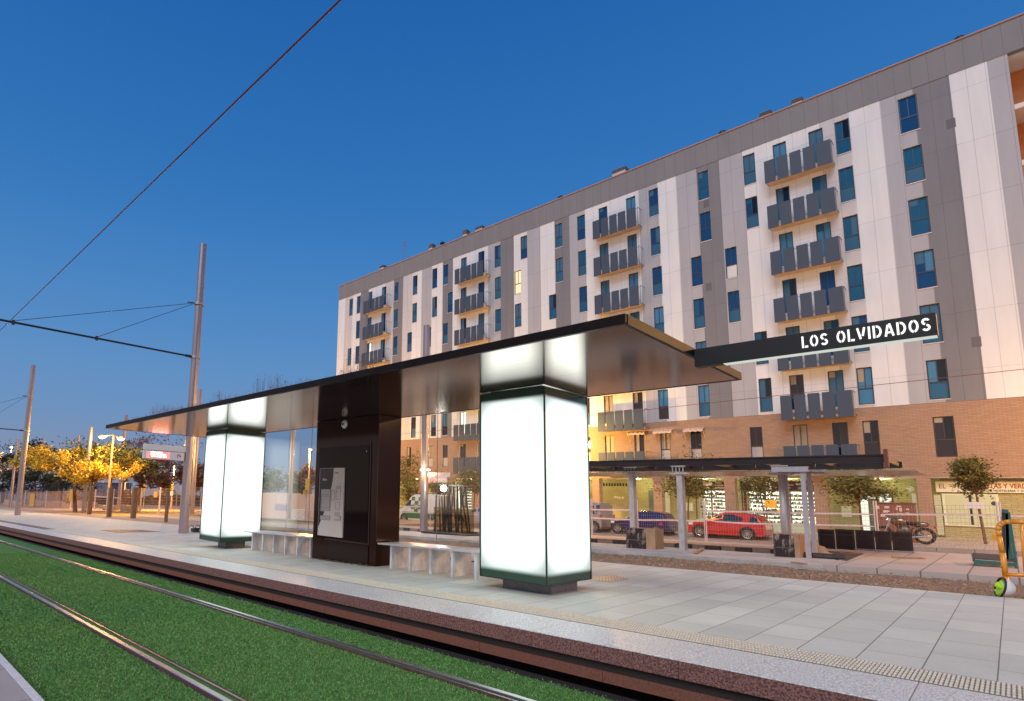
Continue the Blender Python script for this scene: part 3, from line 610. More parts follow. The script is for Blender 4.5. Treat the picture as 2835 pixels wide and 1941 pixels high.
def winmake(r, a, b, k):
    z1 = ROWS[r]; z0 = z1-WH; y = B+.10; fr_ = frame if r < 6 else fbrown
    f = .055 if b-a < .75 else .06
    g = MB()
    for q in ((a, z0, a+f, z1), (b-f, z0, b, z1), (a+f, z1-f, b-f, z1), (a+f, z0, b-f, z0+f)): g.box(q[0], y-.03, q[1], q[2], y+.05, q[3])
    mid = (a+b)/2; zm = z0+.43*WH if k != 'd' else z0+.05
    g.box(mid-.02, y-.022, zm, mid+.02, y+.03, z1-f)
    if k != 'd': g.box(a+f, y-.028, zm-.035, b-f, y+.03, zm+.035)
    p = g.build('window' if k != 'd' else 'balcony_door', fr_, bd)
    low = r >= 5
    def pick():
        if r == 6: return rw.choice([6, 6, 3, 6, 9])
        if r == 5: return rw.choice([5, 6, 5, 1])
        if r >= 3: return rw.choice([0, 5, 1, 2, 2])
        return rw.choice([0, 0, 2, 2, 1, 0])
    m1 = pick(); m2 = 3 if rw.random() < .16 else (m1 if rw.random() < .8 else pick()); m3 = rw.choice([0, 2, 4, 4]) if r < 5 else rw.choice([6, 5, 4])
    if r == 6 and k == 'w': m3 = 6
    if k == 'n': m3 = 7
    if k == 'd' and r < 5: m1 = rw.choice([1, 5, 5, 1, 0]); m2 = m1 if rw.random() < .7 else 3
    if r == 1 and abs(a+28.65) < .01: m1 = m2 = m3 = 10
    if r == 2 and abs(a+48.9) < .01: m2 = 11
    if r == 2 and abs(a+11.74) < .01: m3 = 8
    if r == 5 and abs(a+34.9) < .01: m1 = m2 = 11
    if r >= 5 and abs(a+20.58) < .01: m1 = m2 = 9
    g = MB(); g.box(a+f, y, zm, mid-.02, y+.012, z1-f, m1); g.box(mid+.02, y+.014, zm, b-f, y+.026, z1-f, m2)
    if k != 'd': g.box(a+f, y, z0+f, b-f, y+.012, zm-.035, m3)
    # drawn blinds
    if rw.random() < .45 and k != 'n': h = rw.uniform(.15, .9); g.box(a+f+.002, y-.004, z1-f-h, mid-.021, y-.001, z1-f, m1 if m1 > 9 else rw.choice([1, 2, 1]) if r < 5 else 9)
    # each sub-part pane mixes these colours, sky reflection painted into the blues
    o = g.build('pane', panes, p)
    if k != 'd' and r < 6:
        g = MB(); g.box(a-.02, B-.035, z0-.045, b+.02, B+.06, z0-.004); g.build('sill', mat('sill_white', (.60, .55, .55), .7), p)
wkeep = sorted(wins, key=lambda q: (q[1] < -21 and q[0] > 3 and not q[0] == 5 and not q[0] == 6))
for r, a, b, k in wins:
    winmake(r, a, b, k)
# balconies
bal_dark = mat('balcony_panel_blue_grey', (.036, .054, .090), .6, noise=.06, nscale=2); rail_m = mat('balcony_rail_steel', (.16, .15, .16), .4, .6); bslab = mat('balcony_slab_render', (.44, .34, .27), .8, noise=.12, nscale=3)
BY = B-.80
r3c = (1600, 300, 2.651); H8 = (880, 700, 5.302); r2c = (900, 500, 2.651)
bx = [(at_y(*T(H8, 668, 800), BY).x, at_y(*T(H8, 962, 700), BY).x, .55), (at_y(*T(r2c, 952, 700), BY).x, at_y(*T(r2c, 1160, 620), BY).x, .3), (at_y(*T(r3c, 108, 870), BY).x, at_y(*T(r3c, 425, 800), BY).x, .12), (at_y(*T(r3c, 1368, 460), BY).x, at_y(*T(r3c, 1858, 320), BY).x, .03)]
pz1 = at_y(*T(r3c, 1368, 393), BY).z; pz0 = at_y(*T(r3c, 1380, 553), BY).z
for bi, (xa, xb, ex_) in enumerate(bx):
    for r in range(7):
        d = ROWS[r]-ROWS[0]; z0, z1 = pz0+d, pz1+d
        g = MB(); g.box(xa+.10, BY+.06, z0+.06, xb+ex_-.05, B-.002, z0+.20); bl = g.build('balcony', bslab, bd)
        wdp = (xb-xa)/5.
        for i in range(5):
            g = MB(); g.box(xa+i*wdp+.0*wdp, BY-.02, z0, xa+(i+.84)*wdp+(.0 if i < 4 else .16*wdp), BY+.02, z1); g.build('railing_panel', bal_dark, bl)
        g = MB()
        for zz in (z1-.14, z0+.32): g.tube((xa+.02, BY+.05, zz), (xb+ex_, BY+.05, zz), .016, n=5)
        for xx in (xa+.03, xb+ex_):
            g.tube((xx, BY+.05, z1-.02), (xx, B, z1-.02), .02, n=5); g.tube((xx, BY+.05, z0+.15), (xx, B, z0+.15), .02, n=5); g.tube((xx, BY+.05, z0+.1), (xx, BY+.05, z1-.02), .02, n=5)
        g.build('rail', rail_m, bl)
# awnings on three first-floor windows
awn = mat('awning_cloth', (.55, .40, .32), .85, noise=.1)
for i, xx in enumerate((-18.34, -16.49, -14.48)):
    zt = ROWS[6]+.06; a, b = xx-.28, xx+.98
    g = MB(); n_ = 8
    for j in range(n_):
        u0, u1 = a+(b-a)*j/n_, a+(b-a)*(j+1)/n_; s0 = .05*(j % 2); s1_ = .05*((j+1) % 2)
        g.quad((u0, B-.03, zt+.12), (u1, B-.03, zt+.12), (u1, B-.55, zt-.02-s1_), (u0, B-.55, zt-.02-s0)); g.quad((u0, B-.55, zt-.02-s0), (u1, B-.55, zt-.02-s1_), (u1, B-.55, zt-.17-s1_), (u0, B-.55, zt-.17-s0))
    aw = g.build('awning_cloth', awn, None); lab = ['cream scalloped awning over the balcony door above the blue car', 'cream awning over the middle one of the three shaded brick-floor windows', 'cream awning on the rightmost shaded window, above the left pergola trees'][i]
    aw.name = 'window_awning'; tag(aw, lab, 'awning', 'cream awnings on the brick storey')
    g = MB(); g.tube((a+.02, B-.53, zt-.06), (a+.02, B-.02, zt-.72), .015, n=5); g.tube((b-.02, B-.53, zt-.06), (b-.02, B-.02, zt-.72), .015, n=5); g.build('awning_arm', mat('awning_arm_white', (.6, .5, .45), .5), aw)
# roof vents and aerial
def vent(px, py, wd, h, label, dark=False):
    wd *= .75; h *= .7
    p = at_y(px, py, B+1.2); t = thing('roof_vent', label, 'roof vent', (p.x, B+1.2, ZR-.3))
    x0, x1 = p.x-wd/2, p.x+wd/2; zt = p.z; zb = ZR-.5
    g = MB(); g.box(x0+.03, B+.9, zb, x1-.03, B+1.5, zt-h*.75); g.build('vent_base', mat('vent_render', (.52, .47, .45), .8), t)
    g = MB(); k = 4
    for i in range(k): z = zt-h*.75+h*.75*i/k; g.box(x0, B+.85, z+.02, x1, B+1.55, z+h*.75/k*.62)
    g.build('louvre', mat('vent_louvre', (.22, .20, .20), .6), t)
vent(1062, 737, .9, .5, 'low louvred roof vent nearest the left end of the roof'); vent(1197, 677, .7, .9, 'pale louvred chimney vent right of the roof aerial'); vent(1291, 638, .7, .95, 'tall louvred chimney vent in the left half of the roof'); vent(1330, 630, 1.2, .45, 'low wide louvred vent just right of the tall chimney vent')
vent(1717, 470, 1.5, .55, 'long low louvred vent over the second balcony stack from the right'); vent(2121, 314, .9, .5, 'low louvred vent on the roof, third from the right end'); vent(2208, 278, .8, .5, 'low louvred vent on the roof above the right balcony stack')
for px, py, lab in ((1225, 673, 'small black domed roof cowl between two louvred vents'), (1552, 547, 'tiny black roof cowl near the middle of the roofline'), (2000, 368, 'tiny black roof cowl right of the long louvred vent'), (2656, 108, 'dark triangular cowl high on the right end of the roof')):
    p = at_y(px, py, B+.6); t = thing('roof_cowl', lab, 'roof cowl', (p.x, B+.6, ZR-.2)); g = MB(); g.tube((p.x, B+.6, ZR-.3), (p.x, B+.6, p.z), .10, n=8); g.build('pipe', mat('cowl_black', (.02, .02, .02), .5), t)
    g = MB(); g.lathe((p.x, B+.6, p.z), [(.26, -.10), (.26, 0), (.16, .12), (0, .18)], 12); g.build('cap', mat('cowl_black', (.02, .02, .02), .5), t)
p = at_y(1117, 720, B+3); t = thing('roof_aerial', 'thin television aerial mast on the left half of the roof', 'aerial', (p.x, B+3, ZR-.3)); zt = at_y(1118, 668, B+3).z
g = MB(); g.tube((p.x, B+3, ZR-2), (p.x, B+3, zt), .03, n=5)
for z, w_ in ((zt-.1, .35), (zt-.45, .28), (zt-.8, .4), (zt-1.3, .3)):
    g.tube((p.x-w_, B+3, z), (p.x+w_, B+3.2, z+.1), .015, n=4)
    for k_ in range(5): u = -w_+2*w_*k_/4; g.tube((p.x+u, B+3, z-.12), (p.x+u, B+3, z+.16), .010, n=4)
g.build('mast', mat('aerial_metal', (.20, .16, .16), .5), t)
# ---- ground floor
RB = B+2.6
zc = ZC
pil = [(1641, 1660), (1809.7, 1833.5), (2007.5, 2037.5), (2256, 2292), (2544, 2585)]
PX_ = [(xon(a, B, 1.2), xon(b, B, 1.2)) for a, b in pil]
px_left = [(-25.9, -25.2), (-29.6, -28.9), (-33.4, -32.7), (-36.5, -35.8), (-40.3, -39.6), (-44.2, -43.5), (-48.2, -47.4), (-54.4, -53.4)]
for a, b in PX_+px_left+[(4.2, 5.0)]:
    g = MB(); g.box(a, B-.004, gz(a, -.3), b, B+.55, zc); g.build('pillar', brick, bd)
g = MB(); g.box(XL_+.31, B+.003, zc-.02, XR_, RB+.3, zc+.06); g.build('arcade_ceiling', mat('ribbed_ceiling', (.52, .50, .40), .7, noise=.1), bd)
g = MB(); g.box(XL_+.3, RB, gz(XL_, -.3), XR_, RB+.25, zc-.021); g.build('arcade_wall', olive, bd)
g = MB(); g.box(XREC, B-.001, zc+.06, XR_, B+.3, ZB); g.build('brick_return', brick, bd)
# arcade lamps
lampm = glow('arcade_lamp_glow', (1, 1, .70), 9)
bounds = [PX_[0][0]]+[q for p in PX_ for q in p][1:]
allp = sorted(PX_+px_left+[(4.2, 5.0)])
for (a0, b0), (a1, b1) in zip(allp[:-1], allp[1:]):
    xm = b0+(a1-b0)*.62
    g = MB(); g.lathe((xm, B+1.1, zc-.075), [(0, 0), (.12, 0), (.15, .035), (.15, .055)], 14); o = g.build('arcade_lamp', lampm, bd)
    lamp_light((xm, B+1.2, zc-.22), (.95, 1, .46), 62, .1)
# arcade contents ------------------------------------------------------
def bx_(px, Y): return xon(px, Y, 1.0)
shade = mat('door_grey_green', (.10, .13, .12), .5)
cream_ = mat('cream_door_leaf', (.60, .62, .50), .5)
fy = RB-.02
# bay with the painted arrow
g = MB()
x0, x1 = bx_(1670, fy), bx_(1740, fy)
n = 9
for i in range(n): u = x0+(x1-x0)*(i+.15)/n; g.box(u, fy-.004, 2.30, u+(x1-x0)/n*.5, fy+.03, 2.52)
g.build('vent_slot', mat('slot_black', (.02, .015, .01), .8), bd)
chalk = mat('white_paint_mark', (.62, .60, .48), .8); ax0 = bx_(1700, fy)
g = MB(); g.prism([(ax0, 1.36), (ax0+.55, 1.30), (ax0+.57, 1.42), (ax0, 1.52)], 'Y', fy-.004, fy-.0005); g.prism([(ax0+.65, 1.25), (ax0+.85, 1.38), (ax0+.65, 1.50)], 'Y', fy-.004, fy-.0005)
for i in range(9):
    a = math.radians(190+i*24); g.box(ax0+.5+.42*math.cos(a), fy-.004, .85+.30*math.sin(a), ax0+.54+.42*math.cos(a), fy-.0005, .89+.30*math.sin(a))
tag(g.build('painted_arrow', chalk), 'white arrow and rough circle painted on the yellow arcade wall', 'painted mark')
g = MB(); a, b = bx_(1802, fy), bx_(1812, fy); g.box(a-.15, fy-.03, gz(a, -.25), b, fy-.001, 2.0); g.build('arcade_door', shade, bd)
g = MB(); a, b = bx_(1843, fy), bx_(1856, fy); g.box(a, fy-.05, gz(a, -.1), b, fy-.001, 2.0); g.build('arcade_door', cream_, bd)
for px in ((1875, 1891), (1898, 1919), ):
    a, b = bx_(px[0], fy), bx_(px[1], fy); g = MB(); g.box(a, fy-.02, .55, b, fy-.001, 1.15); tag(g.build('wall_notice', mat('notice_white', (.66, .66, .52), .6)), 'white notice with printed lines on the arcade wall '+('left of the thick pergola post' if px[0] == 1875 else 'behind the slim street tree trunk'), 'notice')
# shops ---------------------------------------------------------------
shopglow = glow('shop_interior_light', (1, 1, .80), 1.5)
maroon = mat('shop_fascia_maroon', (.045, .010, .016), .5); mfr = mat('shop_frame_maroon', (.10, .018, .015), .5)
rs = random.Random(31)
prodm = [mat('goods_'+n_, c, .6) for n_, c in (('dark', (.02, .03, .03)), ('green', (.06, .16, .10)), ('red', (.35, .06, .05)), ('cream', (.6, .55, .4)), ('blue', (.06, .12, .22)), ('orange', (.6, .25, .05)), ('grey', (.2, .22, .2)), ('teal', (.25, .5, .45)))]
def shop(a, b, label, yf, zt, zl, doorx=None):
    s = thing('shop', label, 'shop', ((a+b)/2, yf, gz(a, -.25)))
    g = MB(); g.box(a, yf+1.6, gz(a, -.2), b, yf+1.62, zt); g.build('lit_back_wall', shopglow, s)
    g = MB(); g.box(a, yf, gz(a, -.3), b, yf+.06, zl); g.build('stall_riser', mat('shop_base_green', (.42, .50, .36), .5, noise=.1), s)
    fz = MB(); n = max(2, int((b-a)/1.1)); 
    for i in range(n+1): x = a+(b-a)*i/n; fz.box(x-.03, yf-.01, zl, x+.03, yf+.05, zt)
    fz.box(a+.03, yf-.008, zt-.05, b-.03, yf+.048, zt); fz.build('window_frame', mfr, s)
    g = MB(); g.box(a+.03, yf+.02, zl, b-.03, yf+.026, zt-.05); g.build('shop_pane', glass_mat('shop_glass', (1, 1, .98), .5), s)
    k = 8; zz = [zl+.02+(zt-zl-.15)*i/k for i in range(k)]
    g = MB()
    for z in zz: g.box(a+.05, yf+.5, z, b-.05, yf+.85, z+.025)
    for i in range(int((b-a)/.7)+1): x = a+.06+i*.7; g.box(x, yf+.49, zl, x+.02, yf+.50, zt-.1)
    g.build('shelf', mat('shelf_pale', (.62, .62, .55), .5), s)
    g = MB()
    for z in zz:
        x = a+.06
        while x < b-.15:
            w_ = rs.uniform(.02, .075); h = rs.uniform(.06, .20)
            if rs.random() < .84: g.box(x, yf+.52, z+.026, x+w_*.95, yf+.52+rs.uniform(.05, .25), z+.026+h, rs.choice([0, 1, 1, 6, 3, 4, 7, 2, 5, 3, 3, 7, 7]))
            x += w_
    stuff_ = g.build('shelf_goods', prodm, s, fix=False); stuff_['kind'] = 'stuff'
    return s
YF = B+.55
a, b = bx_(1928, YF), PX_[2][0]
s1_ = shop(a, b, 'brightly lit shop window left of the brick pillar behind the red car', YF, 2.05, .05)
a2, b2 = PX_[2][1]+.22, PX_[3][0]
s2_ = shop(a2, b2, 'wide brightly lit shop front with crowded shelves behind the red car', YF, 2.05, -.02)
g = MB(); g.box(bx_(2064, YF)-.05, YF-.03, gz(a2, -.25), bx_(2066, YF)+.04, YF-.012, 2.05); g.box(a2, YF-.03, 1.55, bx_(2062, YF)-.051, YF-.012, 1.62); g.build('door_post', mfr, s2_)
g = MB(); zz = 1.2; xx = bx_(2118, YF); g.box(xx, YF-.02, .98, xx+.62, YF-.011, 1.45); g.box(xx+.66, YF-.02, .62, xx+.86, YF-.011, .86); tag(g.build('orange_poster', mat('poster_orange', (.80, .36, .02), .6, emit=(.8, .36, .02), estr=.25), s2_), None, None)
ctx = mat('sign_gold_text', (.62, .50, .28), .5); cwh = mat('sign_cream', (.74, .70, .54), .6); cbk = mat('sign_black_text', (.02, .02, .03), .6)
def fascia(name, a, b, z0, z1, m, label, y=YF-.06):
    s = thing(name, label, 'sign', ((a+b)/2, y, z0)); g = MB(); g.box(a, y, z0, b, y+.05, z1); g.build('board', m, s); return s
s = fascia('shop_sign', a-.1, b, 2.06, 2.62, maroon, 'maroon shop sign with gold words over the left lit window')
x = bx_(1984, YF)
for i, t_ in enumerate(('PRENSA', 'REVISTAS', 'PAPELERIA')): text('lettering', t_, .15, (x, YF-.062, 2.47-.165*i), ctx, s, sx=.78, bold=.004)
g = MB(); g.box(x-.75, YF-.07, 2.33, x-.18, YF-.062, 2.56); g.box(x-.70, YF-.07, 2.10, x-.35, YF-.062, 2.26); g.build('plate', cwh, s)
s = fascia('shop_sign', a2-.05, b2, 2.06, 2.66, maroon, 'long maroon shop sign carrying a cream plate with black capitals')
x = bx_(2140, YF); a_ = bx_(2100, YF); g = MB(); g.prism([(a_-.2, 2.2), (x+.0, 2.10), (x, 2.62), (a_-.4, 2.58)], 'Y', YF-.072, YF-.062); g.build('plate', cwh, s); text('lettering', 'AIPA', .36, (x-.06, YF-.075, 2.22), cbk, s, align='RIGHT', sx=.85, bold=.012)
x = bx_(2182, YF); text('lettering', 'COPIAS', .13, (x, YF-.062, 2.38), ctx, s, sx=.8, bold=.003); text('lettering', 'FAX', .13, (x, YF-.062, 2.20), ctx, s, sx=.8, bold=.003)
x = bx_(2208, YF); text('lettering', 'ALIMENTACION', .17, (x, YF-.062, 2.42), cwh, s, sx=.78, bold=.004); g = MB(); g.box(x+.1, YF-.068, 2.14, x+.5, YF-.062, 2.30); g.build('plate', mat('olive_plate', (.2, .2, .12), .6), s)
# bay with the lit entrance hall
a, b = bx_(2330, fy), bx_(2358, fy); g = MB(); g.box(a, fy-.02, .55, b, fy-.001, 1.20); tag(g.build('wall_notice', mat('notice_white', (.66, .66, .52), .6)), 'white notice on the yellow wall left of the lit entrance', 'notice')
ea, eb = bx_(2380, fy), bx_(2476, fy)
en = thing('entrance', 'lit glazed apartment entrance with a dark frame in the arcade', 'entrance', (ea, fy, gz(ea, -.25)))
g = MB(); g.box(ea, fy-.05, gz(ea, -.25), ea+.07, fy-.002, 2.1); g.box(eb-.07, fy-.05, gz(ea, -.25), eb, fy-.002, 2.1); g.box(ea+.07, fy-.05, 2.02, eb-.07, fy-.002, 2.1); m_ = (ea+eb)/2+.05; g.box(m_-.05, fy-.06, gz(ea, -.25), m_+.05, fy-.051, 2.02); g.build('door_frame', cbk, en)
g = MB(); g.box(ea+.07, fy-.03, gz(ea, -.2), eb-.07, fy-.0025, 2.02); g.build('lit_hall', glow('hall_light', (1, 1, .80), .95), en)
g = MB(); g.box(ea+.42, fy-.036, gz(ea, -.2), ea+.95, fy-.031, 1.7); g.build('inner_door', shade, en)
# greengrocer
ga_, gb_ = PX_[4][1]+.3, 4.2
s3 = thing('shop', 'closed greengrocer front with pale shutters and a long cream sign', 'shop', ((ga_+gb_)/2, YF, gz(0, -.25)))
rolls = brick_mat('pale_roller_shutter', (.52, .54, .36), (.50, .52, .35), (.30, .30, .20), 9, .09, .008, 'XZ', 0)
g = MB(); g.box(ga_, YF+.1, gz(0, -.3), gb_, YF+.3, zc-.022); g.build('wall', olive, s3)
q0, q1 = bx_(2612, YF), bx_(2770, YF)
g = MB(); g.box(q0, YF+.03, .33, q1, YF+.099, 2.02); g.build('window_surround', mat('surround_cream', (.66, .66, .48), .5), s3)
g = MB(); m_ = bx_(2690, YF); g.box(q0+.12, YF+.012, .42, m_-.05, YF+.028, 1.95); g.box(m_+.05, YF+.012, .42, q1-.1, YF+.028, 1.95); g.build('blind', mat('blind_pale_green', (.50, .54, .34), .5), s3)
g = MB(); g.box(m_-.049, YF+.008, .42, m_+.049, YF+.028, 1.95); g.build('mullion', cbk, s3)
g = MB(); g.box(PX_[4][1]+.02, B+.42, gz(0, -.2), PX_[4][1]+.28, B+.5, 1.95); g.build('shutter_guide', rolls, s3)
g = MB(); g.lathe((bx_(2756, YF), YF+.005, 1.55), [(0, -.004), (.10, -.003), (.11, .004)], 16, axis='Y'); g.build('round_sticker', mat('sticker_dark', (.03, .05, .06), .5), s3)
s = fascia('shop_sign', bx_(2598, YF), gb_, 2.10, 2.66, cwh, 'long cream greengrocer sign with black and red lettering', YF-.02)
x = bx_(2606, YF); dg = mat('sign_dark_green', (.03, .06, .04), .5); rd = mat('sign_red', (.28, .06, .04), .5)
text('lettering', 'EL', .36, (x, YF-.022, 2.30), dg, s, sx=.8); text('lettering', 'VERDE', .36, (x+.52, YF-.022, 2.30), dg, s, sx=.8)
text('lettering', 'FRUTAS Y VERDURAS', .34, (bx_(2715, YF), YF-.022, 2.33), rd, s, sx=.70, bold=.008); text('lettering', 'SERVICIO HOSTELERIA Y DOMICILIO', .15, (bx_(2710, YF), YF-.022, 2.15), cbk, s, sx=.9, bold=.003)
g = MB(); e_ = bx_(2537, fy); g.lathe((e_, B+.55, 2.25), [(0, -.03), (.08, -.03), (.16, -.0), (0, .02)], 16, axis='Y'); tag(g.build('round_sign', mat('eye_sign', (.6, .6, .5), .5)), 'oval white eye-like sign high on the arcade wall beside the pillar', 'sign')
g = MB(); x = bx_(2530, B+.5); g.box(x-.02, B+.5, gz(x, -.2), x+.16, B+.58, 2.0); g.build('downpipe_panel', cream_, bd)
# left part behind the shelter: lit shops
a, b = -39.5, -36.6
shop(a, b, 'bright shop window seen through the shelter glass left of the pillar', YF, 2.3, .0); shop(-35.7, -33.5, 'bright shop window seen through the shelter glass, right of the pillar', YF, 2.3, .0)
# ================================================================ street trees
bark = mat('bark', (.16, .085, .05), .9, noise=.4, nscale=20, stretch=(1, 1, .2))
leafs = {
 'street': [mat('leaf_olive', (.12, .12, .024), .7), mat('leaf_amber', (.30, .18, .03), .7), mat('leaf_deep', (.035, .05, .014), .7)],
 'yellow': [mat('leaf_yellow', (.60, .44, .04), .7), mat('leaf_gold', (.48, .32, .04), .7), mat('leaf_amber', (.30, .18, .03), .7)],
 'dark': [mat('leaf_dark', (.020, .032, .016), .8), mat('leaf_dusk', (.035, .038, .020), .8), mat('leaf_brown', (.06, .045, .03), .8)],
 'mixed': [mat('leaf_green', (.055, .085, .016), .7), mat('leaf_yellowgreen', (.17, .15, .025), .7), mat('leaf_deep', (.035, .05, .014), .7)],
 'red': [mat('leaf_russet', (.13, .06, .035), .8), mat('leaf_brown', (.06, .045, .03), .8), mat('leaf_mauve', (.09, .045, .04), .8)]}
def tree(name, base, crown, rad, n, kind, label, group=None, leaf=.09, trunk_r=.06, seed=1, clusters=22, cone=False, spread=.26, cat='tree', airy=1.0):
    rg = random.Random(seed); base = Vector(base); crown = Vector(crown); t = thing(name, label, cat, base, group)
    fork = base.lerp(crown, .55) if not cone else base.lerp(crown, .3)
    fork.z = max(fork.z, crown.z-rad[2]*.9)
    g = MB(); mid = base.lerp(fork, .5)+Vector((rg.uniform(-.04, .04), rg.uniform(-.04, .04), 0)); g.tube(base-Vector((0, 0, .1)), mid, trunk_r, trunk_r*.8, 8); g.tube(mid, fork, trunk_r*.8, trunk_r*.6, 8)
    cl = []
    for i in range(clusters):
        while True:
            p = Vector((rg.uniform(-1, 1), rg.uniform(-1, 1), rg.uniform(-1, 1)))
            if p.length < 1: break
        if not cone: p = p*(.55+.6*rg.random()) if p.length > .3 else p
        if cone: h = rg.random(); w_ = (1-h)**.8; a = rg.uniform(0, 6.28); q = rg.random()**.5; p = Vector((math.cos(a)*w_*q, math.sin(a)*w_*q, h*2-1))
        c = crown+Vector((p.x*rad[0], p.y*rad[1], p.z*rad[2])); cl.append(c)
        s_ = fork.lerp(crown, rg.uniform(0, .7)) if not cone else Vector((crown.x, crown.y, c.z-rad[2]*.1))
        m = s_.lerp(c, .5)+Vector((0, 0, -.05*rad[2])); g.tube(s_, m, trunk_r*.34, trunk_r*.2, 5, caps=False); g.tube(m, c, trunk_r*.2, trunk_r*.06, 4, caps=False)
        if i % 3 == 0: g.tube(fork, s_, trunk_r*.5, trunk_r*.3, 5, caps=False)
    g.build('trunk', bark, t)
    g = MB()
    sp = spread*min(rad[0], rad[2])
    szs = [rg.uniform(.6, 1.35) for _ in cl]
    for _ in range(n):
        k = rg.randrange(len(cl)); c = cl[k]; s = sp*szs[k]
        p = c+Vector((rg.gauss(0, s*airy), rg.gauss(0, s*airy), rg.gauss(0, s*.7)))
        u = Vector((rg.uniform(-1, 1), rg.uniform(-1, 1), rg.uniform(-.9, .4))).normalized(); v = u.cross(Vector((rg.uniform(-1, 1), rg.uniform(-1, 1), rg.uniform(-1, 1)))).normalized()
        L = leaf*rg.uniform(.6, 1.3); u *= L; v *= L*.36
        g.quad(p-u, p+v, p+u, p-v, 0 if rg.random() < .55 else (1 if rg.random() < .6 else 2))
    g.build('crown', leafs[kind], t, fix=False)
    return t
def px_tree(bpx, Y, crown_px, rx, rz, **k):
    """base pixel, distance, crown centre and half sizes in photo pixels"""
    b = at_y(bpx[0], bpx[1], Y); c = at_y(crown_px[0], crown_px[1], Y); ex_ = at_y(crown_px[0]+rx, crown_px[1], Y).x-c.x; ez_ = c.z-at_y(crown_px[0], crown_px[1]+rz, Y).z
    name = k.pop('name', 'street_tree'); rr = k.pop('ry', ex_*1.2)
    return tree(name, (b.x, Y, min(b.z, gz(b.x, -.25)) if k.pop('ground', True) else b.z), c, (ex_, rr, ez_), **k)
SG = 'street trees along the pavement'
px_tree((1906, 1446), 35.2, (1905, 1322), 76, 60, n=4800, airy=1.3, kind='street', label='broad round street tree with amber leaves between the blue and the red car', group=SG, seed=3, clusters=34, leaf=.085, spread=.25)
px_tree((2124, 1480), 35.6, (2096, 1338), 44, 44, n=1300, airy=1.3, kind='street', label='thin sparse street tree in front of the lit shop, right of the red car', group=SG, seed=5, clusters=18, leaf=.085, trunk_r=.04, spread=.26)
px_tree((2390, 1480), 36.5, (2372, 1345), 92, 60, n=3600, airy=1.4, kind='street', label='loose feathery street tree in front of the lit entrance hall', group=SG, seed=8, clusters=34, leaf=.085, spread=.24)
px_tree((2730.5, 1508.7), 36.9, (2688, 1313), 68, 70, n=5200, airy=1.25, kind='street', label='leaning bushy street tree in front of the greengrocer', group=SG, seed=9, clusters=36, leaf=.075, spread=.21)
px_tree((1128, 1455), 36, (1135, 1330), 42, 66, n=3600, kind='street', label='amber street tree above the green and white van seen through the glass', group=SG, seed=12, clusters=26, leaf=.10)
px_tree((1310, 1465), 36, (1318, 1335), 50, 36, n=3200, kind='street', label='amber street tree in front of the bright window next to the light column', group=SG, seed=14, clusters=24, leaf=.09)
px_tree((1215, 1465), 36, (1212, 1345), 40, 34, n=1800, kind='street', label='amber street tree over the rear of the van, against a bright shop', group=SG, seed=15, clusters=16, leaf=.10)
# small identification plate hung on the leaning tree
p = at_y(2697, 1399, 36.6); g = MB(); g.box(p.x-.30, 36.6, p.z-.14, p.x+.30, 36.62, p.z+.14); o = g.build('board', mat('plate_white', (.66, .6, .58), .5), None); o.name = 'small_sign'; tag(o, 'small white sign fixed to the fence in front of the leaning tree', 'sign')
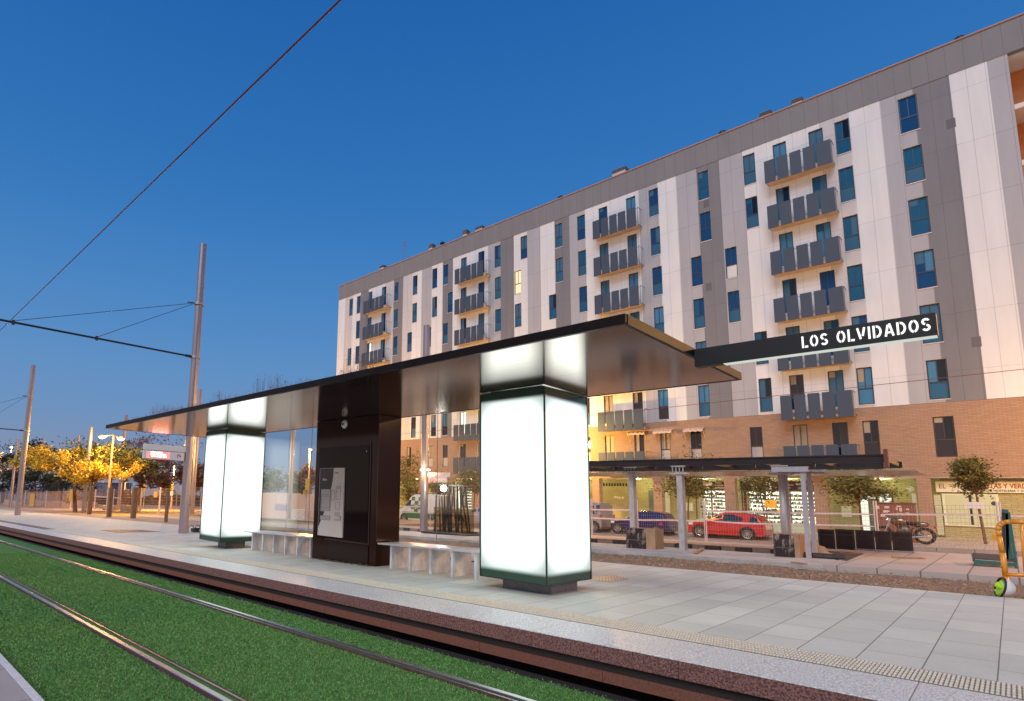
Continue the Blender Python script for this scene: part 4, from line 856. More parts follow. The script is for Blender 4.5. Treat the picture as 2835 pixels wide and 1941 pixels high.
# ================================================================ cars
tyre = mat('tyre_rubber', (.015, .014, .014), .8); rim = mat('alloy_rim', (.5, .48, .48), .3, .9); carglass = mat('car_glass', (.015, .03, .045), .04, spec=.9); blk = mat('car_black_trim', (.012, .012, .012), .5)
head = mat('headlamp_lens', (.65, .65, .62), .1, coat=1.); tailm = mat('tail_lamp_red', (.45, .02, .015), .15, coat=1.)
def car(name, x, y, z, Lg, Wd_, Ht, wb, paint, label, prof, glassx, group=None, flip=False, stripes=None, wheel_r=.31, cat='car'):
    """side profile (u from nose 0..1, height 0..1) lofted over the width with tumblehome; nose towards -X"""
    t = thing(name, label, cat, (x, y, z), group)
    pts = prof; n = len(pts)
    secs = [(-.5, .90, 0.0), (-.46, .985, .012), (-.30, 1.0, 0.0), (.30, 1.0, 0), (.46, .985, .012), (.5, .90, 0)]
    belt = glassx['belt']
    g = MB()
    def P(u, h, s, sc): 
        hz = h*Ht
        inw = 0. if h < belt else (h-belt)/(1-belt)*.16
        return (x+(u-.5)*Lg*(1 if not flip else -1)*(.985 if abs(s) > .45 else 1), y+s*Wd_*(1-inw*2*(.5 if abs(s) > .4 else .3)), z+hz*(sc if h > belt*.9 else 1))
    vi = []
    for s, sc, _ in secs:
        row = []
        for u, h in pts: row.append(len(g.v)); g.v.append(P(u, h, s, 1.0 if abs(s) < .4 else (.985 if abs(s) < .48 else .955)))
        vi.append(row)
    for a in range(len(secs)-1):
        for k in range(n):
            j = (k+1) % n; g.f.append((vi[a][k], vi[a][j], vi[a+1][j], vi[a+1][k])); g.m.append(0)
    for row, rev in ((vi[0], 1), (vi[-1], 0)):
        g.f.append(tuple(reversed(row)) if rev else tuple(row)); g.m.append(0)
    body = g.build('body', paint, t, smooth=False, bevel=.02)
    sgn = -1 if flip else 1
    X = lambda u: x+(u-.5)*Lg*sgn
    wz = z+wheel_r
    # wheel arches, side glass, lamps on the side facing the camera and the far one
    for side in (-1, 1):
        yo = y+side*Wd_*.5
        for wx in glassx['wheels']:
            g = MB(); g.lathe((X(wx), yo+side*.004, wz), [(0, 0), (wheel_r*1.16, 0)], 22, axis='Y'); g.build('wheel_arch', blk, body)
    for wx in glassx['wheels']:
        for side in (-1, 1):
            yo = y+side*(Wd_*.5-.19)
            g = MB(); r = wheel_r; w_ = .20*side
            g.lathe((X(wx), yo, wz), [(r*.62, w_*1.04), (r*.86, w_*1.10), (r, w_*.9), (r, 0), (r*.6, 0)], 26, axis='Y'); wh = g.build('wheel', tyre, t, smooth=True)
            g = MB(); yy = yo+w_*.98
            g.lathe((X(wx), yo, wz), [(r*.60, w_*1.06), (r*.66, w_*1.09), (r*.55, w_*.7)], 24, axis='Y')
            for k in range(10):
                a = 2*math.pi*k/10; a2 = a+.13; rr = r*.60
                g.quad((X(wx)+.03*math.cos(a-.5), yy, wz+.03*math.sin(a-.5)), (X(wx)+rr*math.cos(a-.09), yy, wz+rr*math.sin(a-.09)), (X(wx)+rr*math.cos(a+.09), yy, wz+rr*math.sin(a+.09)), (X(wx)+.03*math.cos(a+.5), yy, wz+.03*math.sin(a+.5)))
            g.lathe((X(wx), yy, wz), [(0, .012*side), (.04, .01*side), (.045, 0)], 10, axis='Y'); g.build('rim', rim, wh)
    yo = lambda h: y-Wd_*.5*(1-(max(0, h-belt)/(1-belt))*.16)*1.0-.006
    for nm, poly in glassx['panes']:
        for side in (-1, 1):
            g = MB(); pp = []
            for u, h in poly:
                off = Wd_*.5*(1-(max(0, h-belt)/(1-belt))*.16)*(.985)+.008
                pp.append((X(u), y+side*off, z+h*Ht*.97))
            g.poly(pp); g.build(nm, carglass, body)
    for nm, (u0, h0, u1, h1), m in glassx['lamps']:
        for side in (-1, 1):
            g = MB(); a = y+side*Wd_*.5; g.box(X(u0), a+side*.012, z+h0*Ht, X(u1), a-side*.22, z+h1*Ht); g.build(nm, m, body, bevel=.015)
    g = MB(); g.box(X(.43), y-Wd_*.5-.006, z+belt*Ht*.82, X(.47), y-Wd_*.5-.02, z+belt*Ht*.86); g.build('door_handle', paint, body)
    g = MB()
    for u in glassx.get('doors', (.30, .52, .70)):
        g.box(X(u)-.004, y-Wd_*.5-.0025, z+.26*Ht, X(u)+.004, y-Wd_*.5-.0005, z+belt*Ht*.93)
    g.box(X(.20), y-Wd_*.5-.0025, z+.26*Ht, X(.78), y-Wd_*.5-.0005, z+.27*Ht); g.build('door_seam', blk, body)
    return t, X
def cz(x): return gz(x, -.356)
hatch = [(0.0, .22), (.0, .40), (.02, .50), (.10, .585), (.245, .66), (.36, .86), (.46, .965), (.60, 1.0), (.80, .965), (.90, .90), (.955, .72), (.985, .58), (1.0, .42), (.995, .22), (.97, .15), (.05, .14)]
hg = dict(belt=.62, wheels=(.165, .785), panes=[('front_window', [(.30, .655), (.455, .665), (.47, .925), (.42, .88)]), ('rear_window', [(.475, .665), (.66, .68), (.685, .90), (.60, .955), (.49, .935)]), ('quarter_window', [(.67, .69), (.735, .74), (.72, .86), (.695, .895)]), ('tailgate_glass', [(.815, .70), (.93, .64), (.905, .86), (.835, .91)])], lamps=[('headlight', (.015, .46, .075, .57), head), ('tail_light', (.955, .52, .992, .66), tailm)])
redp = mat('red_car_paint', (.42, .012, .012), .22, .0, coat=.8); bluep = mat('blue_car_paint', (.008, .008, .085), .25, coat=.8); silv = mat('silver_car_paint', (.36, .33, .33), .3, .4, coat=.5); whitep = mat('white_van_paint', (.62, .60, .60), .35, coat=.3)
CY = 33.0
xa, xb = xon(1903, CY-.8, .2), xon(2117, CY-.8, .2); hz = at_y(1998, 1419, CY).z-cz(xa)
car('parked_car', (xa+xb)/2, CY, cz((xa+xb)/2), xb-xa, 1.65, hz, 2, redp, 'red five door hatchback parked behind the mesh fence in front of the lit shop', hatch, hg, 'cars parked along the street', wheel_r=.30)
xa, xb = xon(1688, CY-.8, .2), xon(1850.5, CY-.8, .2); hz = at_y(1790, 1415.5, CY).z-cz(xa)
hatch2 = [(0.0, .20), (.0, .38), (.03, .48), (.14, .56), (.27, .63), (.40, .88), (.48, .97), (.62, 1.0), (.84, .96), (.90, .90), (.955, .62), (.99, .50), (1.0, .34), (.98, .18), (.05, .14)]
hg2 = dict(hg, wheels=(.135, .80), panes=[('front_window', [(.32, .64), (.50, .65), (.505, .92), (.44, .90)]), ('rear_window', [(.53, .66), (.70, .67), (.71, .92), (.55, .93)]), ('tailgate_glass', [(.79, .66), (.92, .66), (.89, .90), (.81, .92)])], lamps=[('headlight', (.015, .42, .08, .52), head), ('tail_light', (.85, .44, .905, .56), tailm)])
car('parked_car', (xa+xb)/2, CY, cz((xa+xb)/2), xb-xa, 1.6, hz, 2, bluep, 'small dark blue hatchback parked between the grey van and the red hatchback', hatch2, hg2, 'cars parked along the street', wheel_r=.29)
# rear end of the silver van next to the light column
xb = xon(1667, CY-.8, .3); xa = xb-3.6; hz = at_y(1650, 1390.5, CY).z-cz(xa)
vanp = [(0, .18), (0, .40), (.10, .52), (.18, .86), (.24, .97), (.6, 1.0), (.95, .97), (.985, .62), (1.0, .48), (1.0, .20), (.95, .12), (.05, .12)]
vg = dict(belt=.58, wheels=(.18, .86), panes=[('side_window', [(.22, .62), (.55, .62), (.55, .90), (.25, .90)]), ('rear_side_window', [(.60, .62), (.88, .62), (.86, .90), (.60, .90)]), ('tailgate_glass', [(.90, .64), (.968, .64), (.955, .92), (.90, .92)])], lamps=[('headlight', (.01, .42, .06, .52), head), ('tail_light', (.965, .45, .995, .60), tailm)])
car('parked_van', (xa+xb)/2, CY, cz((xa+xb)/2), 3.6, 1.7, hz, 2, silv, 'silver van whose rear end shows just right of the nearer light column', vanp, vg, 'cars parked along the street', wheel_r=.33, cat='van')
# green and white panel van behind the glass
xa = xon(1105, CY-.9, .3); xb = xon(1212, CY-.9, .3); hz = at_y(1150, 1369, CY).z-cz(xa)
pan = [(0, .18), (0, .36), (.06, .46), (.16, .56), (.30, .93), (.36, .985), (.7, 1.0), (1.0, .99), (1.0, .14), (.05, .12)]
pg = dict(belt=.60, wheels=(.155, .80), panes=[('cab_window', [(.17, .59), (.315, .60), (.325, .82), (.27, .80)])], lamps=[('headlight', (.01, .36, .06, .48), head), ('tail_light', (.965, .30, .998, .50), tailm)], doors=(.34, .55, .8))
tv, X = car('parked_van', (xa+xb)/2, CY, cz((xa+xb)/2), xb-xa, 1.9, hz, 2, whitep, 'white panel van chequered green along its side, seen through the shelter glass', pan, pg, 'cars parked along the street', wheel_r=.36, cat='van')
green = mat('van_green', (.03, .14, .06), .4); z0 = cz(xa); yv = CY-.95
g = MB()
for i, u in enumerate((.33, .42, .51, .60)):
    for j, h in enumerate((.82, .68, .54, .44)):
        if (i+j) % 2 == 0:
            hh = (h-.60)/.40 if h > .6 else 0; hh2 = (h+.13-.60)/.4 if h+.13 > .6 else 0
            ya, yb = yv*1+.0-(-hh*.16*.95*.985)-.02, 0
            o0 = CY-.95*(1-max(0, hh)*.16)-.018; o1 = CY-.95*(1-max(0, hh2)*.16)-.018
            g.quad((X(u), o0, z0+h*hz*.97), (X(u+.085), o0, z0+h*hz*.97), (X(u+.085), o1, z0+(h+.13)*hz*.97), (X(u), o1, z0+(h+.13)*hz*.97))
g.quad((X(.14), yv-.015, z0+.20*hz), (X(.96), yv-.015, z0+.20*hz), (X(.96), yv-.015, z0+.42*hz), (X(.10), yv-.015, z0+.42*hz))
g.build('green_livery', green, tv)
# pale people carrier partly hidden by the column
xb = xon(1375, CY-.8, .3); xa = xon(1262, CY-.8, .3); hz = at_y(1320, 1404, CY).z-cz(xa)
hm = dict(hg, wheels=(.15, .70))
car('parked_car', (xa+xb)/2, CY, cz((xa+xb)/2), xb-xa, 1.65, hz, 2, mat('pale_lilac_paint', (.45, .38, .42), .3, .2, coat=.6), 'pale compact car behind the glass display frames, half hidden by the light column', hatch2, hg2, 'cars parked along the street', wheel_r=.30)
# ================================================================ motorcycle
MY = 32.6; mz = gz(-2.3, -.25)
r5c = (2200, 1350, 5.81)
wr = at_y(*T(r5c, 2095, 780), MY); wf_x = wr.x-1.25; rr = .31
mt = thing('motorcycle', 'dark classic motorcycle parked on the pavement behind the stacked lattice panels', 'motorcycle', (wr.x-.6, MY, mz))
mz = wr.z-rr
chrome = mat('chrome', (.75, .68, .6), .12, 1.); seatb = mat('seat_black', (.02, .012, .01), .5); tank = mat('tank_bronze', (.20, .12, .08), .2, .6, coat=.6)
for wx, nm in ((wr.x, 'rear'), (wf_x, 'front')):
    g = MB()
    for k in range(28):
        a, b = 2*math.pi*k/28, 2*math.pi*(k+1)/28; g.tube((wx+rr*.9*math.cos(a), MY, mz+rr+rr*.9*math.sin(a)), (wx+rr*.9*math.cos(b), MY, mz+rr+rr*.9*math.sin(b)), .062, n=7, caps=False)
    wh = g.build('wheel', tyre, mt, smooth=True)
    g = MB()
    for k in range(24):
        a, b = 2*math.pi*k/24, 2*math.pi*(k+1)/24; g.tube((wx+rr*.74*math.cos(a), MY, mz+rr+rr*.74*math.sin(a)), (wx+rr*.74*math.cos(b), MY, mz+rr+rr*.74*math.sin(b)), .013, n=5, caps=False)
        g.tube((wx, MY, mz+rr), (wx+rr*.74*math.cos(a), MY, mz+rr+rr*.74*math.sin(a)), .003, n=3, caps=False)
    g.tube((wx, MY-.07, mz+rr), (wx, MY+.07, mz+rr), .05, n=12); g.build('rim', chrome, wh)
H = lambda u, h: (wf_x+u, MY, mz+h)
g = MB(); g.path([H(.30, .80), H(.55, .55), H(.62, .32), H(1.25, .31)], .025); g.path([H(.34, .86), H(.85, .72), H(1.25, .62)], .022); g.path([H(.62, .32), H(.95, .62)], .02); g.path([H(1.25, .31), H(1.05, .66)], .02); g.build('frame', blk, mt)
g = MB(); g.lathe(H(.53, .0), [(0, 0)], 3); 
def blob(c, r, n1=10, n2=14, m=0):
    g = MB(); prof = [(math.sin(math.pi*i/n1), -math.cos(math.pi*i/n1)) for i in range(n1+1)]; g.lathe((0, 0, 0), prof, n2, m); g.v = [(c[0]+v[0]*r[0], c[1]+v[1]*r[1], c[2]+v[2]*r[2]) for v in g.v]; return g
blob(H(.52, .86), (.30, .17, .17)).build('fuel_tank', tank, mt, smooth=True); blob(H(.93, .80), (.32, .15, .085)).build('seat', seatb, mt, smooth=True); blob(H(1.18, .77), (.26, .13, .11)).build('rear_cowl', tank, mt, smooth=True)
g = blob(H(.66, .48), (.24, .18, .24)); 
for i in range(6): g.box(wf_x+.54, MY-.12, mz+.46+i*.035, wf_x+.78, MY+.12, mz+.475+i*.035)
g.build('engine', mat('engine_metal', (.12, .10, .09), .4, .8), mt)
g = MB(); g.path([H(.02, .31), H(.22, .80), H(.27, .98)], .028); g.v = [(a, b-.07, c) for a, b, c in g.v]; g2 = MB(); g2.path([H(.02, .31), H(.22, .80), H(.27, .98)], .028); g2.v = [(a, b+.07, c) for a, b, c in g2.v]; i = len(g.v); g.v += g2.v; g.f += [tuple(k+i for k in f) for f in g2.f]; g.m += g2.m; g.build('fork', chrome, mt)
blob(H(.17, .90), (.10, .11, .11)).build('headlight', chrome, mt, smooth=True)
g = MB(); g.path([(wf_x+.40, MY-.33, mz+1.02), (wf_x+.28, MY-.20, mz+1.04), (wf_x+.25, MY, mz+.99), (wf_x+.28, MY+.20, mz+1.04), (wf_x+.40, MY+.33, mz+1.02)], .016, 6); g.path([(wf_x+.30, MY-.22, mz+1.04), (wf_x+.26, MY-.28, mz+1.16)], .008, 5); g.build('handlebar', blk, mt)
blob((wf_x+.26, MY-.30, mz+1.19), (.03, .06, .045)).build('mirror', blk, mt, smooth=True)
g = MB(); g.path([(wf_x+.55, MY-.13, mz+.32), (wf_x+.7, MY-.16, mz+.24), (wf_x+1.35, MY-.16, mz+.30)], .04, 8); g.build('exhaust', chrome, mt)
g = MB()
for k in range(8):
    a, b = math.radians(20+k*17), math.radians(20+(k+1)*17); q = rr*1.14
    g.hexa([(wr.x+q*math.cos(a), MY-.07, mz+rr+q*math.sin(a)), (wr.x+q*math.cos(b), MY-.07, mz+rr+q*math.sin(b)), (wr.x+q*math.cos(b), MY+.07, mz+rr+q*math.sin(b)), (wr.x+q*math.cos(a), MY+.07, mz+rr+q*math.sin(a)), (wr.x+q*1.05*math.cos(a), MY-.07, mz+rr+q*1.05*math.sin(a)), (wr.x+q*1.05*math.cos(b), MY-.07, mz+rr+q*1.05*math.sin(b)), (wr.x+q*1.05*math.cos(b), MY+.07, mz+rr+q*1.05*math.sin(b)), (wr.x+q*1.05*math.cos(a), MY+.07, mz+rr+q*1.05*math.sin(a))])
g.build('mudguard', chrome, mt)
g = MB(); g.box(wr.x+.28, MY-.04, mz+.62, wr.x+.36, MY+.04, mz+.72); g.build('tail_light', tailm, mt); g = MB(); g.bar(H(.75, .25), (wf_x+.85, MY-.2, mz), .02, .02); g.build('kickstand', blk, mt)
# ================================================================ unfinished shelter across the tracks
QY = 17.1
us = thing('unfinished_shelter', 'unfinished shelter roof frame of dark beams carried on bare steel posts', 'shelter', (-5, QY, 0))
dkst = mat('primer_brown_steel', (.016, .007, .008), .45, noise=.5, nscale=3); galv = mat('galvanised_steel', (.50, .45, .43), .5, .2, noise=.22, nscale=12, stretch=(1, 1, .3)); wsteel = mat('white_painted_steel', (.40, .36, .38), .5, noise=.1)
a = at_y(1634, 1281, QY); b = at_y(2452, 1263, QY); zt0 = at_y(1634, 1277, QY).z; zt1 = at_y(2450, 1256, QY).z; zb0 = at_y(1634, 1289, QY).z; zb1 = at_y(2450, 1279, QY).z
zT, zB = (zt0+zt1)/2, (zb0+zb1)/2; ux0, ux1 = a.x-3.5, b.x
g = MB(); g.box(ux0, QY, zT-.03, ux1, QY+.10, zT); g.box(ux0, QY+.03, zB, ux1, QY+.05, zT-.031); g.box(ux0, QY, zB-.025, ux1, QY+.10, zB); g.build('main_beam', dkst, us)
zl = zB-.17
g = MB(); g.box(ux0, QY+.02, zl, ux1-.05, QY+.10, zl+.05); g.build('lower_rail', dkst, us)
n = 9
for i in range(n):
    x = ux0+.5+(ux1-ux0-.6)*i/(n-1); g = MB(); g.box(x, QY+.03, zl+.051, x+.05, QY+.09, zB-.026); g.box(x, QY+.11, zT-.13, x+.05, QY+2.9, zT-.04); g.build('cross_member', dkst, us)
g = MB(); g.box(ux1-.02, QY-.15, zl+.02, ux1+.05, QY+.0, zT+.10); g.build('end_bracket', mat('rust_bracket', (.16, .05, .035), .7), us)
g = MB(); sf = at_y(2507, 1297, QY+1); g.box(ux0, QY+.2, zl-.03, ux1+.45, QY+3.0, zl-.015); g.build('soffit_sheet', mat('olive_soffit_sheet', (.42, .38, .26), .25, .6), us)
g = MB(); g.box(ux0, QY+2.9, zB, ux1, QY+3.0, zT); g.build('rear_beam', dkst, us)
for (pxl, pxr, base, sq, yy) in ((1740, 1757, None, True, QY+.35), (1873, 1893, (1884, 1522), True, QY), (2153, 2177, None, False, QY+.5)):
    p = at_y((pxl+pxr)/2, 1400, yy); wd = at_y(pxr, 1400, yy).x-at_y(pxl, 1400, yy).x
    zb_ = gz(p.x, -.05); g = MB(); wd *= .76
    if sq:
        g.box(p.x-wd/2, yy, zb_, p.x+wd/2, yy+.22, zl-.031)
    else: g.tube((p.x, yy+.1, zb_), (p.x, yy+.1, zl-.031), wd/2, wd/2, 20)
    g.build('post', galv, us, smooth=not sq)
    g = MB(); g.box(p.x-.24, yy-.04, zl-.10, p.x+.24, yy+.2, zl-.055); g.box(p.x-.18, yy-.05, zB-.06, p.x+.18, yy-.012, zB-.03)
    for k in range(4): g.tube((p.x-.14+k*.09, yy-.05, zl-.05), (p.x-.14+k*.09, yy-.05, zl+.09), .014, n=6)
    g.build('bolted_bracket', galv, us)
wy = QY+.75
wf = thing('formwork_frame', 'white painted steel frame standing on the excavated foundation', 'steel frame', (at_y(2237, 1400, wy).x, wy, 0))
a = at_y(2140, 1297, QY+.1); b = at_y(2241, 1300, QY+.1); g = MB(); g.box(a.x, QY-.06, b.z-.06, b.x, QY+.10, a.z+.03); g.box(a.x+.1, QY+.9, b.z-.06, b.x+.15, QY+1.0, a.z+.03); g.build('cross_bar', wsteel, wf)
for px, yy in ((2229, QY+.02), (2246, QY+.92), (2180, QY+.93)):
    p = at_y(px, 1400, yy); g = MB(); g.box(p.x-.045, yy-.04, gz(p.x, -.2), p.x+.045, yy+.05, a.z-.09 if px < 2240 and px > 2200 else a.z-.07); g.build('upright', wsteel, wf)
p0 = at_g(2232, 1512, -.05); g = MB(); g.box(p0.x-.35, p0.y-.1, gz(p0.x, -.1), p0.x+.45, p0.y+.4, gz(p0.x, .02)); g.box(p0.x+.1, p0.y-.3, gz(p0.x, -.1), p0.x+.9, p0.y-.1, gz(p0.x, -.03)); g.build('timber_foot', mat('pale_timber', (.50, .36, .26), .8, noise=.15, nscale=8, stretch=(1, 6, 6)), wf)
# stained foundation forms
stain = mat('stained_plywood', (.030, .016, .014), .8, col2=(.42, .30, .24), nscale=3.6, detail=10, stretch=(1.4, 1.4, .6), lo=.50, hi=.60); ply = mat('bare_plywood', (.40, .23, .13), .85, noise=.25, nscale=6, stretch=(1, 1, .3))
def formbox(pts, d0, d1, label):
    bl, br, tl_ = (at_g(*p) for p in pts[:3]); x0, x1, yb = bl.x, br.x, (bl.y+br.y)/2
    zt = at_y(*pts[3], yb).z; zb_ = gz((x0+x1)/2, -.12); xs_ = x0+(x1-x0)*d0
    t = thing('foundation_form', label, 'concrete form', ((x0+x1)/2, yb, zb_), 'stained plywood forms at the post feet')
    g = MB(); g.box(x0, yb, zb_, xs_, yb+.03, zt); g.build('stained_side', stain, t)
    g = MB(); g.box(xs_+.001, yb+.002, zb_, x1, yb+.04, zt-.002); g.build('bare_side', ply if d1 else stain, t)
    g = MB(); g.box(x0, yb+.031, zb_, x0+.03, yb+.55, zt-.001); g.box(x1-.03, yb+.041, zb_, x1, yb+.55, zt-.001); g.box(x0, yb+.551, zb_, x1, yb+.58, zt); g.build('rear_side', ply, t)
    g = MB(); g.box(x0+.031, yb+.05, zb_, x1-.031, yb+.55, zt-.06); g.build('fill', conc, t)
    g = MB(); g.box(x0-.01, yb-.012, zb_+(zt-zb_)*.48, xs_, yb-.001, zb_+(zt-zb_)*.52); g.box(x0-.012, yb-.012, zb_, x0+.015, yb-.001, zt); g.build('batten', mat('grey_batten', (.12, .09, .08), .8, noise=.3), t)
formbox([(1735, 1515), (1816, 1520), (1800, 1500), (1735, 1461)], .68, 1, 'stained plywood foundation form around the left square post')
formbox([(2136, 1540), (2225, 1541), (2210, 1520), (2131, 1477)], .79, 1, 'stained plywood foundation form at the foot of the thick round post')
# pipe, sand heap and planks by the trench
p = at_g(2216, 1540); q = at_g(2342, 1548); t = MB(); t.tube((p.x, p.y, gz(p.x, .02)), (q.x, q.y, gz(q.x, .02)), .085, n=14); tag(t.build('drain_pipe', mat('dark_pipe', (.045, .03, .028), .6, noise=.4, nscale=8), smooth=False), 'thick dark pipe lying along the trench edge beside the right form', 'pipe')
g = MB(); c = at_g(2240, 1534); n_ = 18
for i in range(8):
    for k in range(n_):
        a = 2*math.pi*k/n_; r = 1-i/7; nz_ = 1+.25*mnoise.noise(Vector((math.cos(a)*2, math.sin(a)*2, i*.6))); g.v.append((c.x+.55*r*math.cos(a)*nz_, c.y+.35+.35*r*math.sin(a)*nz_, gz(c.x, -.05)+.36*(1-r)**1.1*nz_))
for i in range(7):
    for k in range(n_): j = (k+1) % n_; g.f.append((i*n_+k, i*n_+j, (i+1)*n_+j, (i+1)*n_+k)); g.m.append(0)
tag(g.build('sand_heap', mat('heap_sand', (.40, .28, .20), .95, noise=.3, nscale=8, bump=.6), smooth=True), 'small heap of sand beside the right plywood form', 'sand heap')
for (a_, b_, lab) in (((2470, 1545), (2560, 1548), 'thin wooden lath lying on the opposite platform slabs'), ((1925, 1532), (1945, 1521), 'short reddish board lying by the kerb blocks'), ((2195, 1560), (2230, 1565), 'short timber offcut by the open pit')):
    p, q = at_g(*a_), at_g(*b_); g = MB(); g.bar((p.x, p.y, gz(p.x, .022)), (q.x, q.y, gz(q.x, .022)), .09, .03); tag(g.build('plank', ply), lab, 'plank', 'loose boards by the works')
# open pit right of the sand heap
g = MB(); pts = [at_g(*T(r5c, x, y), .004) for x, y in ((350, 1005), (870, 1035), (1120, 1062), (840, 1180), (620, 1135))]; g.poly([(p.x, p.y, gz(p.x, .004)) for p in pts]); struct(g.build('open_pit_floor', mat('pit_earth', (.06, .04, .035), .95, noise=.5, nscale=5)))
# stacked lattice panels
SY_ = 21.6
def px_r5(x, y): return T(r5c, x, y)
a, b = at_y(*px_r5(375, 940), SY_), at_y(*px_r5(1905, 1000), SY_)
lat = mat('dark_lattice_steel', (.045, .022, .018), .6, noise=.3, nscale=6); latb = mat('lattice_back_board', (.34, .22, .17), .8, noise=.3, nscale=20)
xs_ = [375, 655, 975, 1290, 1560, 1905]; ztop = at_y(*px_r5(1200, 690), SY_).z; zbase = gz(a.x, .0)
labs = ['leftmost solid dark panel of the stacked row', 'second solid dark panel in the stacked row, next to the lattice ones', 'first lattice panel of the stacked row, dark steel', 'middle lattice panel of the stacked row, dark steel', 'rightmost lattice panel of the stacked row, in front of the motorcycle']
for i in range(5):
    x0 = at_y(*px_r5(xs_[i], 850), SY_).x+.01; x1 = at_y(*px_r5(xs_[i+1], 850), SY_).x-.012
    zt = ztop+(0.0 if i else -.03); zb_ = gz(x0, 0)
    t = thing('lattice_panel', labs[i], 'steel panel', ((x0+x1)/2, SY_, zb_), 'dark steel panels stood in a row on the opposite platform')
    g = MB(); g.box(x0, SY_, zb_, x0+.05, SY_+.06, zt); g.box(x1-.05, SY_, zb_, x1, SY_+.06, zt); g.box(x0+.051, SY_, zt-.06, x1-.051, SY_+.06, zt); g.box(x0+.051, SY_, zb_, x1-.051, SY_+.06, zb_+.05); g.box(x0+.051, SY_, zb_+(zt-zb_)*.68, x1-.051, SY_+.05, zb_+(zt-zb_)*.75); g.build('frame', lat, t)
    g = MB(); 
    if i < 2: g.box(x0+.051, SY_+.03, zb_+.05, x1-.051, SY_+.045, zt-.061); g.build('infill', mat('panel_infill_dark', (.022, .010, .008), .6), t)
    else:
        for k in range(12): x = x0+.06+(x1-x0-.12)*k/11; g.box(x-.010, SY_+.01, zb_+.05, x+.010, SY_+.02, zt-.06)
        for k in range(18): z = zb_+.06+(zt-zb_-.12)*k/17; g.box(x0+.051, SY_+.021, z-.010, x1-.051, SY_+.03, z+.010)
        g.box(x0+.052, SY_+.05, zb_+.05, x1-.052, SY_+.055, zt-.061, 1); g.build('lattice', [lat, latb], t)
x0 = at_y(*px_r5(960, 1000), SY_-.1).x; x1 = at_y(*px_r5(1900, 1000), SY_-.1).x
g = MB(); g.hexa([(x0, SY_-.06, gz(x0, 0)), (x1, SY_-.06, gz(x1, 0)), (x1, SY_-.01, gz(x1, 0)), (x0, SY_-.01, gz(x0, 0)), (x0, SY_-.06, gz(x0, .05)), (x1, SY_-.06, gz(x1, .05)), (x1, SY_-.01, gz(x1, .05)), (x0, SY_-.01, gz(x0, .05))]); tag(g.build('timber_rail', mat('grey_bearer', (.36, .28, .27), .7)), 'long pale bearer under the stacked lattice panels', 'bearer')
# wooden crate wall with pasted notices
KY_ = 34.6
a, b = at_y(2414, 1391, KY_), at_y(2530, 1391, KY_)
ht = thing('works_cabinet', 'tall brown wooden cabinet covered with small pasted notices, behind the motorcycle', 'cabinet', ((a.x+b.x)/2, KY_, gz(a.x, -.3)))
wood = mat('brown_cabinet_board', (.20, .075, .045), .7, noise=.2, nscale=3, stretch=(6, 1, .5)); g = MB(); g.box(a.x, KY_, gz(a.x, -.36), b.x, KY_+.7, a.z-.03); g.build('carcass', wood, ht); g = MB(); g.box(a.x-.04, KY_-.04, a.z-.03, b.x+.04, KY_+.74, a.z+.02); g.build('top_board', wood, ht)
rg = random.Random(2); g = MB()
for (u, v, w_, h) in ((1290, 290, 75, 55), (1425, 365, 100, 40), (1640, 290, 75, 25), (1625, 320, 35, 45), (1680, 325, 50, 60), (1790, 335, 55, 30), (1650, 405, 80, 20), (1785, 400, 65, 18), (1380, 430, 80, 40), (1440, 295, 80, 40)):
    p, q = at_y(*px_r5(u, v), KY_-.004), at_y(*px_r5(u+w_, v+h), KY_-.004)
    o = MB(); o.box(p.x, KY_-.006, q.z, q.x, KY_-.001, p.z); o.build('notice', mat('paper_pink_white', (.58, .46, .44), .8, noise=.2, nscale=20), ht)
# ================================================================ mesh fence with warning tapes
FY = 25.0
wirem = mat('fence_wire', (.42, .30, .22), .5, .3); fpost = mat('fence_post', (.62, .52, .50), .5, .2); tape = mat('warning_tape', (.70, .46, .40), .6, noise=.15, nscale=4, stretch=(3, 1, 1), col2=(.72, .60, .56))
fpx = [(700, 715), (1185, 1195), (1340, 1352), (1636, 1640), (1760, 1768), (1948, 1958), (2424, 2434), (2810, 2817)]
fx = [xon((a+b)/2, FY, .3) for a, b in fpx]; fx = [fx[1], (fx[1]+fx[2])/2-.0, fx[3], fx[4], fx[5], (fx[5]+fx[6])/2, fx[6], xon(2775, FY, .3), fx[7]+.35]
flabs = ['mesh fence panel behind the green and white van post', 'mesh fence panel in front of the glass frames', 'mesh fence panel in front of the blue car', 'mesh fence panel between the blue car and the red car', 'mesh fence panel in front of the red car boot', 'mesh fence panel in front of the lit shop, left of the lattice stack', 'mesh fence panel in front of the cabinet and motorcycle', 'mesh fence panel at the right edge, before the greengrocer']
for i, (xa, xb) in enumerate(zip(fx[:-1], fx[1:])):
    t = thing('fence_panel', flabs[i], 'fence', ((xa+xb)/2, FY, gz(xa, -.36)), 'temporary mesh fence panels along the street')
    zt = 1.02 if i else .98; ga2 = lambda x: gz(x, -.33)
    H_ = 1.65
    for x in (xa+.03, xb-.03):
        g = MB(); g.tube((x, FY, ga2(x)), (x, FY, ga2(x)+H_+.12), .022, n=6); g.build('post', fpost, t)
    g = MB(); nv = int((xb-xa)/.085)
    for k in range(1, nv): x = xa+(xb-xa)*k/nv; g.tube((x, FY, ga2(x)+.1), (x, FY, ga2(x)+H_), .0032, n=3, caps=False)
    for k in range(13): z = .1+(H_-.1)*k/12; g.tube((xa+.03, FY, ga2(xa)+z), (xb-.03, FY, ga2(xb)+z), .0036, n=3, caps=False)
    g.build('wire_mesh', wirem, t, fix=False)
